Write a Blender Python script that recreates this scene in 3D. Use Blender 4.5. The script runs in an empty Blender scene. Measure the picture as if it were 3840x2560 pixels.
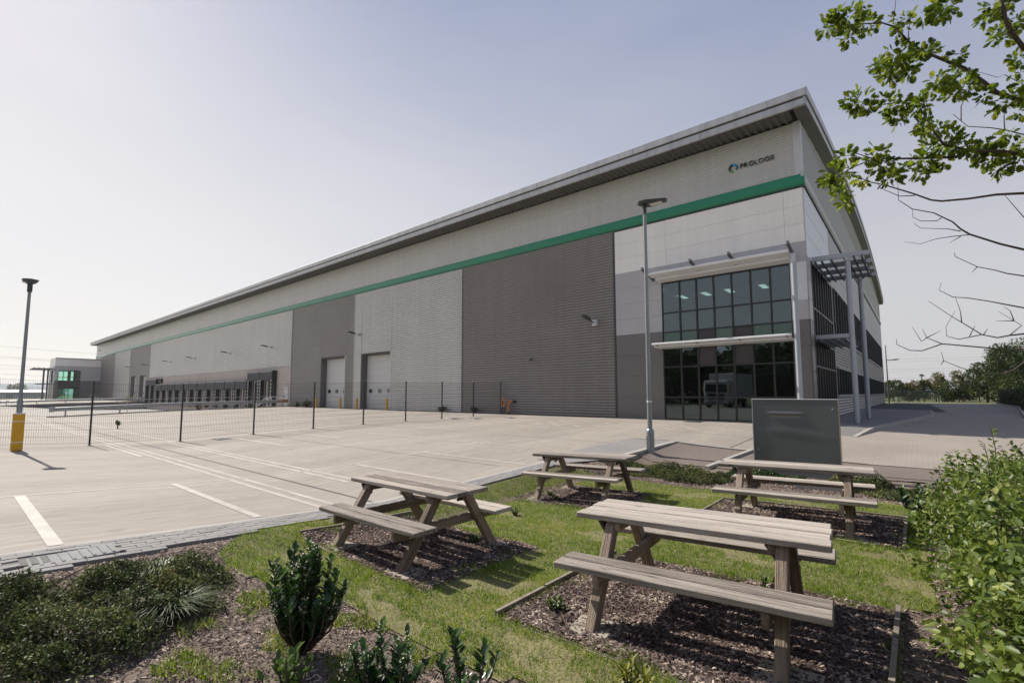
import bpy, bmesh, math, random
import numpy as np
from mathutils import Vector, Matrix
rng = np.random.default_rng(7); random.seed(7)
SC = bpy.context.scene; C = SC.collection
R_ = math.radians

# ------------------------------------------------------------ camera
FPX, YAW, PIT, ROL, PCX, PCY = 1789.583, .698896637, -.0842491108, -.00169450302, 1931.214, 1324.861
CZ = 1.745
def _rot(a, b, c):
    ca, sa, cb, sb, cc, sc = math.cos(a), math.sin(a), math.cos(b), math.sin(b), math.cos(c), math.sin(c)
    return np.array([[cc,-sc,0],[sc,cc,0],[0,0,1]]) @ np.array([[1,0,0],[0,cb,-sb],[0,sb,cb]]) @ np.array([[ca,0,sa],[0,1,0],[-sa,0,ca]])
_Rm = _rot(YAW, PIT, ROL) @ np.array([[1,0,0],[0,0,-1],[0,1,0]], float)      # world -> camera (x right, y down, z forward)
RIGHT, UP, FWD = _Rm[0], -_Rm[1], _Rm[2]
cd = bpy.data.cameras.new('camera'); cam = bpy.data.objects.new('camera', cd); C.objects.link(cam)
cam.matrix_world = Matrix(((RIGHT[0],UP[0],-FWD[0],0),(RIGHT[1],UP[1],-FWD[1],0),(RIGHT[2],UP[2],-FWD[2],CZ),(0,0,0,1)))
cd.sensor_width = 36; cd.lens = 36*FPX/3840
cd.shift_x = -(PCX-1920)/3840; cd.shift_y = (PCY-1280)/3840
cd.clip_end = 9000; cd.clip_start = .05
SC.camera = cam

# ------------------------------------------------------------ sky, sun, exposure
SUN_EL, SUN_AZ = R_(43), R_(182.5)          # direction towards the sun, measured from +X
HAZE_H, HAZE_Z, HAZE_S = (4.75,4.62,4.72,1), (1.25,1.75,3.35,1), (6.9,6.6,6.35,1)
W = bpy.data.worlds.new('World'); SC.world = W; W.use_nodes = True
nt = W.node_tree; bg = nt.nodes['Background']
sky = nt.nodes.new('ShaderNodeTexSky'); sky.sky_type = 'NISHITA'; sky.sun_disc = False
sky.sun_elevation = SUN_EL; sky.sun_rotation = R_(90) - SUN_AZ
sky.air_density = 1.0; sky.dust_density = 1.5; sky.ozone_density = 1.0; sky.altitude = 50
# hazy bright day: the clear sky is veiled by pale haze, whiter near the horizon and on the sun's side
tcw = nt.nodes.new('ShaderNodeTexCoord'); sep = nt.nodes.new('ShaderNodeSeparateXYZ'); nt.links.new(tcw.outputs['Generated'], sep.inputs[0])
kz = nt.nodes.new('ShaderNodeMapRange'); kz.interpolation_type = 'SMOOTHSTEP'; kz.inputs[1].default_value = .12; kz.inputs[2].default_value = .76; nt.links.new(sep.outputs[2], kz.inputs[0])
hz = nt.nodes.new('ShaderNodeMix'); hz.data_type = 'RGBA'; hz.inputs[6].default_value = HAZE_H; hz.inputs[7].default_value = HAZE_Z; nt.links.new(kz.outputs[0], hz.inputs[0])
dt = nt.nodes.new('ShaderNodeVectorMath'); dt.operation = 'DOT_PRODUCT'; nt.links.new(tcw.outputs['Generated'], dt.inputs[0])
dt.inputs[1].default_value = (math.cos(SUN_EL)*math.cos(SUN_AZ), math.cos(SUN_EL)*math.sin(SUN_AZ), math.sin(SUN_EL))
gl_ = nt.nodes.new('ShaderNodeMapRange'); gl_.inputs[1].default_value = -.2; gl_.inputs[2].default_value = 1; nt.links.new(dt.outputs['Value'], gl_.inputs[0])
gp = nt.nodes.new('ShaderNodeMath'); gp.operation = 'POWER'; gp.inputs[1].default_value = 2.2; nt.links.new(gl_.outputs[0], gp.inputs[0])
lo = nt.nodes.new('ShaderNodeMapRange'); lo.inputs[1].default_value = 0; lo.inputs[2].default_value = .72; lo.inputs[3].default_value = 1; lo.inputs[4].default_value = .22; nt.links.new(sep.outputs[2], lo.inputs[0])
gm = nt.nodes.new('ShaderNodeMath'); gm.operation = 'MULTIPLY'; nt.links.new(gp.outputs[0], gm.inputs[0]); nt.links.new(lo.outputs[0], gm.inputs[1])
cn = nt.nodes.new('ShaderNodeTexNoise'); cn.inputs['Scale'].default_value = 2.2; cn.inputs['Detail'].default_value = 5; cm = nt.nodes.new('ShaderNodeMapping'); cm.inputs['Scale'].default_value = (1,1,3.5); nt.links.new(tcw.outputs['Generated'], cm.inputs[0]); nt.links.new(cm.outputs[0], cn.inputs[0])
cw = nt.nodes.new('ShaderNodeMapRange'); cw.inputs[1].default_value = .4; cw.inputs[2].default_value = .75; cw.inputs[3].default_value = 0; cw.inputs[4].default_value = .10; nt.links.new(cn.outputs[0], cw.inputs[0])
gs = nt.nodes.new('ShaderNodeMath'); gs.operation = 'ADD'; gs.use_clamp = True; nt.links.new(gm.outputs[0], gs.inputs[0]); nt.links.new(cw.outputs[0], gs.inputs[1])
ga = nt.nodes.new('ShaderNodeMix'); ga.data_type = 'RGBA'; ga.blend_type = 'MIX'; ga.inputs[7].default_value = HAZE_S; nt.links.new(gs.outputs[0], ga.inputs[0]); nt.links.new(hz.outputs[2], ga.inputs[6])
fx = nt.nodes.new('ShaderNodeMix'); fx.data_type = 'RGBA'; fx.inputs[0].default_value = .86; nt.links.new(sky.outputs[0], fx.inputs[6]); nt.links.new(ga.outputs[2], fx.inputs[7])
nt.links.new(fx.outputs[2], bg.inputs[0]); bg.inputs[1].default_value = .1
sl = bpy.data.lights.new('sun', 'SUN'); sl.energy = 5.0; sl.angle = R_(.6); sl.color = (1, .94, .85)
so = bpy.data.objects.new('sun', sl); C.objects.link(so)
sd = Vector((math.cos(SUN_EL)*math.cos(SUN_AZ), math.cos(SUN_EL)*math.sin(SUN_AZ), math.sin(SUN_EL)))
so.rotation_euler = sd.to_track_quat('Z', 'Y').to_euler(); so.location = (-30, 0, 40)
vs = SC.view_settings; vs.view_transform = 'Standard'; vs.look = 'None'; vs.gamma = 1; vs.use_curve_mapping = False
vs.exposure = .45
SC.render.engine = 'CYCLES'; SC.cycles.use_denoising = True; SC.render.filter_size = 1.1; SC.cycles.sample_clamp_indirect = 4

# ------------------------------------------------------------ pixel helpers (photograph pixels, 3840 x 2560)
CAM = np.array([0, 0, CZ])
def ray(x, y): return RIGHT*((x-PCX)/FPX) - UP*((y-PCY)/FPX) + FWD
def onY(x, y, Y): d = ray(x, y); return CAM + d*(Y/d[1])
def onX(x, y, X): d = ray(x, y); return CAM + d*(X/d[0])
def onZ(x, y, z): d = ray(x, y); return CAM + d*((z-CZ)/d[2])
def atD(x, y, dep): return CAM + ray(x, y)*dep
def onG(x, y):
    z = .1
    for _ in range(25):
        p = onZ(x, y, z); z = .5*z + .5*float(G(p[0], p[1]))
    return p

# ------------------------------------------------------------ ground heights
YK = [-9, .5, 2.6, 4.5, 5.7, 8, 10.5, 13, 18, 22.77, 60]
ZK = [.34, .27, .16, .06, .085, .175, .265, .33, .41, .50, .55]
def zyard(y): return np.interp(y, YK, ZK)
GX = [-6.05, -5.45, -3, -1.2, 1, 14]
def strip_inner(y): return np.interp(y, [0, .3, 3.5, 9, 9.6, 14, 14.6, 16], [-5.56, -5.62, -6.02, -6.03, -5.56, -5.56, -6.05, -6.05])
GY = [-9, .5, 2.6, 5, 8, 9.5, 11.5, 13.8, 17, 22.8, 40, 120]
GT = np.array([  # rows follow GY, columns GX (first column replaced by zyard)
 [0, .30, .12, .10, .13, .15], [0, .235, .085, .08, .12, .15], [0,.04, .01, .075, .12, .15], [0,-.075,.005,.07, .12, .15],
 [0,-.075,.01, .08, .11, .15], [0,-.02, .03, .085,.10, .14], [0, .12, .10, .09, .10, .12], [0, .28, .19, .10, .10, .10],
 [0, .385,.31, .20, .19, .19], [0, .49, .46, .40, .34, .34], [0, .53, .53, .5, .47, .47], [0, .5, .5, .5, .47, .47]])
GT[:, 0] = zyard(np.array(GY)); GT[-1, 0] = .5
def G(x, y):
    x = np.asarray(x, float); y = np.asarray(y, float)
    si = strip_inner(y); x = np.where(x < -3, -3-(-3-x)*(3.05/(-3-si)), x)
    xs = np.clip(x, GX[0], GX[-1]); ys = np.clip(y, GY[0], GY[-1])
    i = np.clip(np.searchsorted(GX, xs)-1, 0, len(GX)-2); j = np.clip(np.searchsorted(GY, ys)-1, 0, len(GY)-2)
    gx, gy = np.array(GX), np.array(GY)
    u = (xs-gx[i])/(gx[i+1]-gx[i]); v = (ys-gy[j])/(gy[j+1]-gy[j])
    z = GT[j,i]*(1-u)*(1-v)+GT[j,i+1]*u*(1-v)+GT[j+1,i]*(1-u)*v+GT[j+1,i+1]*u*v
    return np.where(x <= GX[0], zyard(y), z)

# ------------------------------------------------------------ materials
M = {}
def _n(t, typ, **k):
    n = t.nodes.new(typ)
    for a, b in k.items(): setattr(n, a, b)
    return n
def mat(name, col, rough=.6, metal=0, var=.12, vs_=1.5, bump=0, bs=40, spec=.5, scale=(1,1,1), fine=.4, col2=None, rnd=0, rvar=.0, world=False, knots=0, streak=0):
    m = bpy.data.materials.new(name); m.use_nodes = True; t = m.node_tree; L = t.links.new
    b = t.nodes['Principled BSDF']; b.inputs['Metallic'].default_value = metal; b.inputs['Roughness'].default_value = rough
    b.inputs['Specular IOR Level'].default_value = spec
    tc = _n(t, 'ShaderNodeTexCoord'); mp = _n(t, 'ShaderNodeMapping'); mp.inputs['Scale'].default_value = scale
    if world:
        ge = _n(t, 'ShaderNodeNewGeometry'); L(ge.outputs['Position'], mp.inputs[0])
    else: L(tc.outputs['Object'], mp.inputs[0])
    if rnd:
        oi0 = _n(t, 'ShaderNodeObjectInfo'); of = _n(t, 'ShaderNodeMath', operation='MULTIPLY'); of.inputs[1].default_value = 61.7; L(oi0.outputs['Random'], of.inputs[0])
        cb_ = _n(t, 'ShaderNodeCombineXYZ'); [L(of.outputs[0], cb_.inputs[i]) for i in range(3)]; va = _n(t, 'ShaderNodeVectorMath', operation='ADD'); L(tc.outputs['Object'], va.inputs[0]); L(cb_.outputs[0], va.inputs[1]); L(va.outputs[0], mp.inputs[0])
    n1 = _n(t, 'ShaderNodeTexNoise'); n1.inputs['Scale'].default_value = vs_; n1.inputs['Detail'].default_value = 5
    n2 = _n(t, 'ShaderNodeTexNoise'); n2.inputs['Scale'].default_value = vs_*17; n2.inputs['Detail'].default_value = 3
    L(mp.outputs[0], n1.inputs[0]); L(mp.outputs[0], n2.inputs[0])
    mx = _n(t, 'ShaderNodeMix', data_type='FLOAT'); mx.inputs[0].default_value = fine
    L(n1.outputs[0], mx.inputs[2]); L(n2.outputs[0], mx.inputs[3])
    last = mx.outputs[0]
    if rnd:
        oi = _n(t, 'ShaderNodeObjectInfo'); a = _n(t, 'ShaderNodeMath', operation='MULTIPLY_ADD'); a.inputs[1].default_value = rnd; a.inputs[2].default_value = -rnd/2
        L(oi.outputs['Random'], a.inputs[0]); s = _n(t, 'ShaderNodeMath', operation='ADD'); L(last, s.inputs[0]); L(a.outputs[0], s.inputs[1]); last = s.outputs[0]
    cr = _n(t, 'ShaderNodeValToRGB'); cr.color_ramp.elements[0].position = .3; cr.color_ramp.elements[1].position = .7
    c0 = [max(0, c*(1-var)) for c in col]; c1 = [min(1, c*(1+var)) for c in (col2 or col)]
    cr.color_ramp.elements[0].color = (*c0, 1); cr.color_ramp.elements[1].color = (*c1, 1)
    L(last, cr.inputs[0]); colo = cr.outputs[0]
    if knots:
        mk = _n(t, 'ShaderNodeMapping'); mk.inputs['Scale'].default_value = (2.6, 9, 9); L(mp.inputs[0].links[0].from_socket, mk.inputs[0])
        vo = _n(t, 'ShaderNodeTexVoronoi'); vo.inputs['Scale'].default_value = 1; L(mk.outputs[0], vo.inputs[0])
        mr_ = _n(t, 'ShaderNodeMapRange'); mr_.inputs[1].default_value = .05; mr_.inputs[2].default_value = .17; mr_.inputs[3].default_value = 1-knots; mr_.inputs[4].default_value = 1; L(vo.outputs['Distance'], mr_.inputs[0])
        mk2 = _n(t, 'ShaderNodeMix', data_type='RGBA', blend_type='MULTIPLY'); mk2.inputs[0].default_value = 1; L(colo, mk2.inputs[6]); L(mr_.outputs[0], mk2.inputs[7]); colo = mk2.outputs[2]
    if streak:
        gs_ = _n(t, 'ShaderNodeNewGeometry'); ms_ = _n(t, 'ShaderNodeMapping'); ms_.inputs['Scale'].default_value = (3.2, 3.2, .16); L(gs_.outputs['Position'], ms_.inputs[0])
        ns_ = _n(t, 'ShaderNodeTexNoise'); ns_.inputs['Scale'].default_value = 1; ns_.inputs['Detail'].default_value = 6; L(ms_.outputs[0], ns_.inputs[0])
        rs_ = _n(t, 'ShaderNodeMapRange'); rs_.inputs[1].default_value = .32; rs_.inputs[2].default_value = .62; rs_.inputs[3].default_value = 1-streak; rs_.inputs[4].default_value = 1.02; L(ns_.outputs[0], rs_.inputs[0])
        m2_ = _n(t, 'ShaderNodeMix', data_type='RGBA', blend_type='MULTIPLY'); m2_.inputs[0].default_value = 1; L(colo, m2_.inputs[6]); L(rs_.outputs[0], m2_.inputs[7]); colo = m2_.outputs[2]
    L(colo, b.inputs['Base Color'])
    if rvar:
        rr = _n(t, 'ShaderNodeMapRange'); rr.inputs[3].default_value = max(.02, rough-rvar); rr.inputs[4].default_value = min(1, rough+rvar)
        L(n1.outputs[0], rr.inputs[0]); L(rr.outputs[0], b.inputs['Roughness'])
    if bump:
        n3 = _n(t, 'ShaderNodeTexNoise'); n3.inputs['Scale'].default_value = bs; n3.inputs['Detail'].default_value = 4
        L(mp.outputs[0], n3.inputs[0]); bp = _n(t, 'ShaderNodeBump'); bp.inputs['Strength'].default_value = bump; bp.inputs['Distance'].default_value = .02
        L(n3.outputs[0], bp.inputs['Height']); L(bp.outputs[0], b.inputs['Normal'])
    M[name] = m; return m
def matleaf(name, stops, trans=.35, rough=.45, spec=.4):
    """foliage: colour picked per leaf from a random attribute, some light passes through"""
    m = bpy.data.materials.new(name); m.use_nodes = True; t = m.node_tree; L = t.links.new
    b = t.nodes['Principled BSDF']; b.inputs['Roughness'].default_value = rough; b.inputs['Specular IOR Level'].default_value = spec
    at = _n(t, 'ShaderNodeAttribute'); at.attribute_name = 'rnd'
    cr = _n(t, 'ShaderNodeValToRGB'); e = cr.color_ramp.elements
    while len(e) < len(stops): e.new(.5)
    for k, (p, c) in enumerate(stops): e[k].position = p; e[k].color = (*c, 1)
    L(at.outputs['Fac'], cr.inputs[0]); L(cr.outputs[0], b.inputs['Base Color'])
    if trans:
        tr = _n(t, 'ShaderNodeBsdfTranslucent'); L(cr.outputs[0], tr.inputs[0])
        mx = _n(t, 'ShaderNodeMixShader'); mx.inputs[0].default_value = trans
        L(b.outputs[0], mx.inputs[1]); L(tr.outputs[0], mx.inputs[2]); L(mx.outputs[0], t.nodes['Material Output'].inputs[0])
    M[name] = m; return m
def matglass(name, tint, ior=1.75, gl=(.9,.95,1)):
    m = bpy.data.materials.new(name); m.use_nodes = True; t = m.node_tree; L = t.links.new
    t.nodes.remove(t.nodes['Principled BSDF'])
    tr = _n(t, 'ShaderNodeBsdfTransparent'); tr.inputs[0].default_value = (*tint, 1)
    g = _n(t, 'ShaderNodeBsdfGlossy'); g.inputs[0].default_value = (*gl, 1); g.inputs['Roughness'].default_value = .015
    fr = _n(t, 'ShaderNodeFresnel'); fr.inputs[0].default_value = ior
    tc = _n(t, 'ShaderNodeTexCoord'); nz = _n(t, 'ShaderNodeTexNoise'); nz.inputs['Scale'].default_value = .9; L(tc.outputs['Object'], nz.inputs[0])
    bp = _n(t, 'ShaderNodeBump'); bp.inputs['Strength'].default_value = .03; bp.inputs['Distance'].default_value = .05; L(nz.outputs[0], bp.inputs['Height']); L(bp.outputs[0], g.inputs['Normal'])
    mx = _n(t, 'ShaderNodeMixShader'); L(fr.outputs[0], mx.inputs[0]); L(tr.outputs[0], mx.inputs[1]); L(g.outputs[0], mx.inputs[2])
    L(mx.outputs[0], t.nodes['Material Output'].inputs[0]); M[name] = m; return m
def matemit(name, col, s):
    m = bpy.data.materials.new(name); m.use_nodes = True; b = m.node_tree.nodes['Principled BSDF']
    b.inputs['Emission Color'].default_value = (*col, 1); b.inputs['Emission Strength'].default_value = s; b.inputs['Base Color'].default_value = (*col, 1); M[name] = m
def matbrick(name, c1, c2, mortar, bw=.2, bh=.1, rough=.8, rotz=0, msize=.012, plane='xy', bumpd=.4):
    m = bpy.data.materials.new(name); m.use_nodes = True; t = m.node_tree; L = t.links.new; b = t.nodes['Principled BSDF']; b.inputs['Roughness'].default_value = rough
    ge = _n(t, 'ShaderNodeNewGeometry'); mp = _n(t, 'ShaderNodeMapping'); L(ge.outputs['Position'], mp.inputs[0])
    mp.inputs['Rotation'].default_value = (0, R_(90) if plane == 'yz' else 0, rotz)
    br = _n(t, 'ShaderNodeTexBrick'); L(mp.outputs[0], br.inputs[0]); br.inputs['Scale'].default_value = 1
    br.inputs['Brick Width'].default_value = bw; br.inputs['Row Height'].default_value = bh; br.inputs['Mortar Size'].default_value = msize*bh*4; br.inputs['Mortar Smooth'].default_value = .3
    br.inputs['Color1'].default_value = (*c1, 1); br.inputs['Color2'].default_value = (*c2, 1); br.inputs['Mortar'].default_value = (*mortar, 1)
    nz = _n(t, 'ShaderNodeTexNoise'); nz.inputs['Scale'].default_value = .5; nz.inputs['Detail'].default_value = 6; L(ge.outputs['Position'], nz.inputs[0])
    mr = _n(t, 'ShaderNodeMapRange'); mr.inputs[3].default_value = .72; mr.inputs[4].default_value = 1.22; L(nz.outputs[0], mr.inputs[0])
    mu = _n(t, 'ShaderNodeMix', data_type='RGBA', blend_type='MULTIPLY'); mu.inputs[0].default_value = 1; L(br.outputs[0], mu.inputs[6]); L(mr.outputs[0], mu.inputs[7]); L(mu.outputs[2], b.inputs['Base Color'])
    bp = _n(t, 'ShaderNodeBump'); bp.invert = True; bp.inputs['Strength'].default_value = bumpd; bp.inputs['Distance'].default_value = .01; L(br.outputs['Fac'], bp.inputs['Height']); L(bp.outputs[0], b.inputs['Normal'])
    M[name] = m; return m

# yard concrete: brushed streaks along Y, tyre wear and stains with their own shapes
def matyard():
    m = mat('concrete', (.245,.216,.18), rough=.85, var=.12, vs_=.5, fine=.45, bump=.25, bs=90, scale=(1,.35,1), world=True, col2=(.295,.262,.222))
    t = m.node_tree; L = t.links.new; b = t.nodes['Principled BSDF']; src = b.inputs['Base Color'].links[0].from_socket
    ge = _n(t, 'ShaderNodeNewGeometry'); mp = _n(t, 'ShaderNodeMapping'); mp.inputs['Scale'].default_value = (22, .5, 1); L(ge.outputs['Position'], mp.inputs[0])
    st = _n(t, 'ShaderNodeTexNoise'); st.inputs['Scale'].default_value = 1; st.inputs['Detail'].default_value = 4; L(mp.outputs[0], st.inputs[0])
    mr = _n(t, 'ShaderNodeMapRange'); mr.inputs[1].default_value = .3; mr.inputs[2].default_value = .7; mr.inputs[3].default_value = .86; mr.inputs[4].default_value = 1.08; L(st.outputs[0], mr.inputs[0])
    mp2 = _n(t, 'ShaderNodeMapping'); mp2.inputs['Scale'].default_value = (.5, .09, 1); mp2.inputs['Rotation'].default_value = (0, 0, R_(25)); L(ge.outputs['Position'], mp2.inputs[0])
    s2 = _n(t, 'ShaderNodeTexNoise'); s2.inputs['Scale'].default_value = 1.3; s2.inputs['Detail'].default_value = 7; L(mp2.outputs[0], s2.inputs[0])
    mr2 = _n(t, 'ShaderNodeMapRange'); mr2.inputs[1].default_value = .35; mr2.inputs[2].default_value = .65; mr2.inputs[3].default_value = .91; mr2.inputs[4].default_value = 1.05; L(s2.outputs[0], mr2.inputs[0])
    x1 = _n(t, 'ShaderNodeMath', operation='MULTIPLY'); L(mr.outputs[0], x1.inputs[0]); L(mr2.outputs[0], x1.inputs[1])
    vo = _n(t, 'ShaderNodeTexVoronoi'); vo.inputs['Scale'].default_value = .55; L(ge.outputs['Position'], vo.inputs[0])          # oil drips and small stains
    v2 = _n(t, 'ShaderNodeMapRange'); v2.inputs[1].default_value = .02; v2.inputs[2].default_value = .075; v2.inputs[3].default_value = .62; v2.inputs[4].default_value = 1; L(vo.outputs['Distance'], v2.inputs[0])
    x2 = _n(t, 'ShaderNodeMath', operation='MULTIPLY'); L(x1.outputs[0], x2.inputs[0]); L(v2.outputs[0], x2.inputs[1])
    mu = _n(t, 'ShaderNodeMix', data_type='RGBA', blend_type='MULTIPLY'); mu.inputs[0].default_value = 1; L(src, mu.inputs[6]); L(x2.outputs[0], mu.inputs[7]); L(mu.outputs[2], b.inputs['Base Color'])
matyard()
mat('line_paint', (.36,.33,.29), rough=.7, var=.32, vs_=5, fine=.5, world=True)
mat('joint_seal', (.06,.055,.055), rough=.9, var=.5, vs_=4, world=True)
mat('joint_light', (.385,.35,.305), rough=.85, var=.25, vs_=2.5, world=True)
mat('soil', (.14,.105,.08), rough=.95, var=.45, vs_=5, bump=1, bs=25, fine=.6, world=True)
mat('turf_soil', (.16,.145,.06), rough=.95, var=.5, vs_=6, bump=1, bs=40, fine=.6, world=True)
mat('field', (.12,.13,.05), rough=.95, var=.4, vs_=.05, fine=.5, world=True)
mat('path_resin', (.155,.125,.105), rough=.9, var=.12, vs_=.7, fine=.6, bump=.5, bs=160, world=True)
mat('tarmac', (.055,.052,.055), rough=.9, var=.2, vs_=1, bump=.5, bs=120, world=True)
mat('kerb_stone', (.33,.31,.28), rough=.85, var=.18, vs_=2.5, bump=.3, bs=60)
mat('block', (.225,.215,.205), rough=.85, var=.18, vs_=6, bump=.5, bs=90, rnd=.18)
mat('block_joint', (.13,.125,.118), rough=.95, var=.3, vs_=9, world=True)
matbrick('drive_block', (.30,.262,.22), (.27,.235,.2), (.19,.165,.14), .2, .1)
matbrick('pave_block', (.20,.19,.18), (.17,.162,.155), (.07,.067,.063), .2, .1)
matbrick('strip_block', (.225,.215,.205), (.20,.192,.184), (.15,.144,.137), .2, .1, rotz=R_(90))
mat('slab', (.29,.255,.205), rough=.85, var=.15, vs_=4, bump=.4, bs=50)
mat('clad_upper', (.54,.53,.51), rough=.4, metal=.25, var=.05, vs_=.25, fine=.2, streak=.05)
mat('clad_silver', (.58,.575,.57), rough=.36, metal=.55, var=.05, vs_=.25, fine=.2, streak=.05)
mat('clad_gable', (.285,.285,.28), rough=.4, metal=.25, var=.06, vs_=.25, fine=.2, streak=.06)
mat('clad_dark', (.27,.25,.24), rough=.42, metal=.2, var=.07, vs_=.25, fine=.2, streak=.06)
mat('clad_mid', (.30,.283,.274), rough=.42, metal=.2, var=.07, vs_=.25, fine=.2, streak=.06)
mat('flash_dark', (.05,.048,.05), rough=.5, var=.1)
mat('flash_light', (.55,.55,.56), rough=.4, metal=.2, var=.05)
mat('green_band', (.008,.225,.105), rough=.25, var=.08, vs_=.4, spec=.6)
mat('green_dark', (.004,.075,.04), rough=.35, var=.08)
mat('white_panel', (.90,.865,.815), rough=.45, var=.035, vs_=.5, fine=.2, rnd=.2, streak=.04)
mat('lgrey_panel', (.47,.46,.47), rough=.42, var=.04, vs_=.5, fine=.2, rnd=.2, streak=.04)
mat('dgrey_panel', (.165,.152,.148), rough=.42, var=.05, vs_=.5, fine=.2, rnd=.2, streak=.04)
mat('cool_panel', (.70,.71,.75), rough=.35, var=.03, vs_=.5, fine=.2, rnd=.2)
mat('fascia', (.50,.50,.50), rough=.38, metal=.35, var=.07, vs_=.3, fine=.3, streak=.2)
mat('soffit', (.125,.12,.115), rough=.6, var=.1)
mat('roof_sheet', (.50,.50,.50), rough=.4, metal=.3, var=.06)
mat('door_grey', (.60,.595,.58), rough=.45, var=.04, vs_=.6)
mat('jamb', (.12,.115,.115), rough=.5, var=.08)
mat('black_rubber', (.018,.018,.02), rough=.75, var=.2)
mat('curtain_grey', (.065,.065,.07), rough=.8, var=.35, vs_=1.4)
mat('dock_white', (.6,.6,.6), rough=.6, var=.1)
mat('dock_concrete', (.50,.44,.40), rough=.85, var=.1, vs_=.4, world=True)
mat('pit_concrete', (.30,.28,.25), rough=.9, var=.15, vs_=.4, world=True)
mat('retain_concrete', (.17,.16,.15), rough=.9, var=.2, vs_=.6, world=True)
mat('galv', (.42,.43,.44), rough=.42, metal=.55, var=.14, vs_=3)
mat('lamp_grey', (.25,.275,.28), rough=.42, metal=.5, var=.25, vs_=3, scale=(1,1,.3))
mat('cover_dull', (.24,.24,.235), rough=.85, var=.15, vs_=8, spec=.2)
mat('lamp_dark', (.05,.055,.06), rough=.45, var=.1)
mat('frame_black', (.022,.022,.024), rough=.4, var=.1)
mat('column_grey', (.36,.39,.43), rough=.32, metal=.1, var=.05, vs_=.8)
mat('steel_dark', (.10,.105,.11), rough=.45, metal=.3, var=.1)
mat('white_metal', (.76,.76,.76), rough=.35, var=.05)
mat('fence_black', (.014,.016,.02), rough=.45, var=.1)
mat('fence_green', (.10,.12,.10), rough=.6, var=.15)
mat('yellow', (.62,.33,.006), rough=.45, var=.12, vs_=3)
mat('orange', (.62,.22,.03), rough=.5, var=.12)
mat('red_light', (.35,.05,.02), rough=.4)
mat('reflective', (.72,.70,.68), rough=.4, var=.05)
mat('sign_face', (.165,.178,.187), rough=.24, metal=.35, var=.14, vs_=.8, fine=.1, rvar=.06)
mat('sign_edge', (.28,.25,.20), rough=.38, metal=.55, var=.1)
mat('logo_dark', (.008,.014,.016), rough=.35)
mat('logo_blue', (.02,.30,.62), rough=.35)
mat('logo_teal', (.004,.14,.13), rough=.35)
mat('logo_green', (.07,.32,.02), rough=.35)
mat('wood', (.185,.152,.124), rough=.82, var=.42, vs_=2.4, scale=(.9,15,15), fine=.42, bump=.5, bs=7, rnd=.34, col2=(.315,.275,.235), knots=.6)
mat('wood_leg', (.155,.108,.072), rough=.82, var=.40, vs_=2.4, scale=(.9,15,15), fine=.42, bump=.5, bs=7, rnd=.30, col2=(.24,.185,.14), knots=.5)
mat('wood_dark', (.06,.05,.042), rough=.85, var=.25, vs_=4, scale=(2,12,12))
mat('edging', (.20,.17,.135), rough=.9, var=.3, vs_=3, scale=(1,8,8), rnd=.2)
mat('bark', (.085,.062,.048), rough=.95, var=.35, vs_=9, bump=.8, bs=50)
mat('twig', (.075,.052,.042), rough=.85, var=.3, vs_=20)
mat('ceiling_white', (.55,.55,.54), rough=.8, var=.05)
mat('room_dark', (.05,.05,.052), rough=.85, var=.2)
mat('room_floor', (.09,.08,.075), rough=.7, var=.2)
mat('spandrel', (.055,.045,.05), rough=.3, var=.06)
mat('van_white', (.52,.52,.52), rough=.35, var=.04)
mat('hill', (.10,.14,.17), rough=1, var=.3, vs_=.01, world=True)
mat('far_white', (.40,.41,.42), rough=.6, var=.08, vs_=.1)
matglass('glass', (.30,.37,.37), ior=2.05, gl=(.80,.94,1))
matglass('glass_green', (.16,.30,.25), ior=1.9, gl=(.75,1,.9))
matglass('glass_annex', (.80,.97,.91), ior=1.5)
matemit('tube_light', (.92,1,.90), 3.0)
matleaf('leaf_oak', [(0,(.05,.085,.006)),(.5,(.13,.19,.012)),(.85,(.26,.30,.02)),(1,(.42,.36,.04))], trans=.55)
matleaf('leaf_dogwood', [(0,(.03,.055,.008)),(.5,(.095,.145,.02)),(.85,(.18,.225,.035)),(1,(.30,.33,.09))], trans=.38)
matleaf('leaf_laurel', [(0,(.016,.04,.01)),(.6,(.036,.08,.018)),(.9,(.075,.165,.02)),(1,(.12,.27,.02))], trans=.22, rough=.32)
matleaf('leaf_cover', [(0,(.028,.038,.012)),(.45,(.085,.11,.032)),(.75,(.17,.195,.06)),(.92,(.29,.30,.13)),(1,(.20,.12,.06))], trans=.28, rough=.55, spec=.25)
matleaf('leaf_weed', [(0,(.05,.09,.015)),(.7,(.10,.17,.025)),(1,(.16,.25,.04))], trans=.35)
matleaf('leaf_yellow', [(0,(.12,.16,.02)),(1,(.33,.30,.03))], trans=.35)
matleaf('leaf_tree', [(0,(.022,.04,.01)),(.6,(.05,.078,.018)),(1,(.10,.125,.03))], trans=.3)
matleaf('leaf_autumn', [(0,(.06,.065,.015)),(.5,(.125,.115,.025)),(1,(.21,.175,.05))], trans=.35)
matleaf('grass', [(0,(.07,.135,.006)),(.4,(.15,.255,.009)),(.75,(.25,.32,.018)),(1,(.48,.41,.16))], trans=.45, rough=.55)
matleaf('grass_tuft', [(0,(.045,.075,.02)),(.8,(.085,.125,.035)),(1,(.17,.19,.09))], trans=.3)
matleaf('chip', [(0,(.035,.022,.02)),(.4,(.095,.065,.057)),(.75,(.20,.15,.13)),(1,(.46,.38,.31))], trans=0, rough=.9, spec=.2)
matleaf('flower', [(0,(.55,.52,.36)),(1,(.75,.72,.58))], trans=.3)

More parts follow.
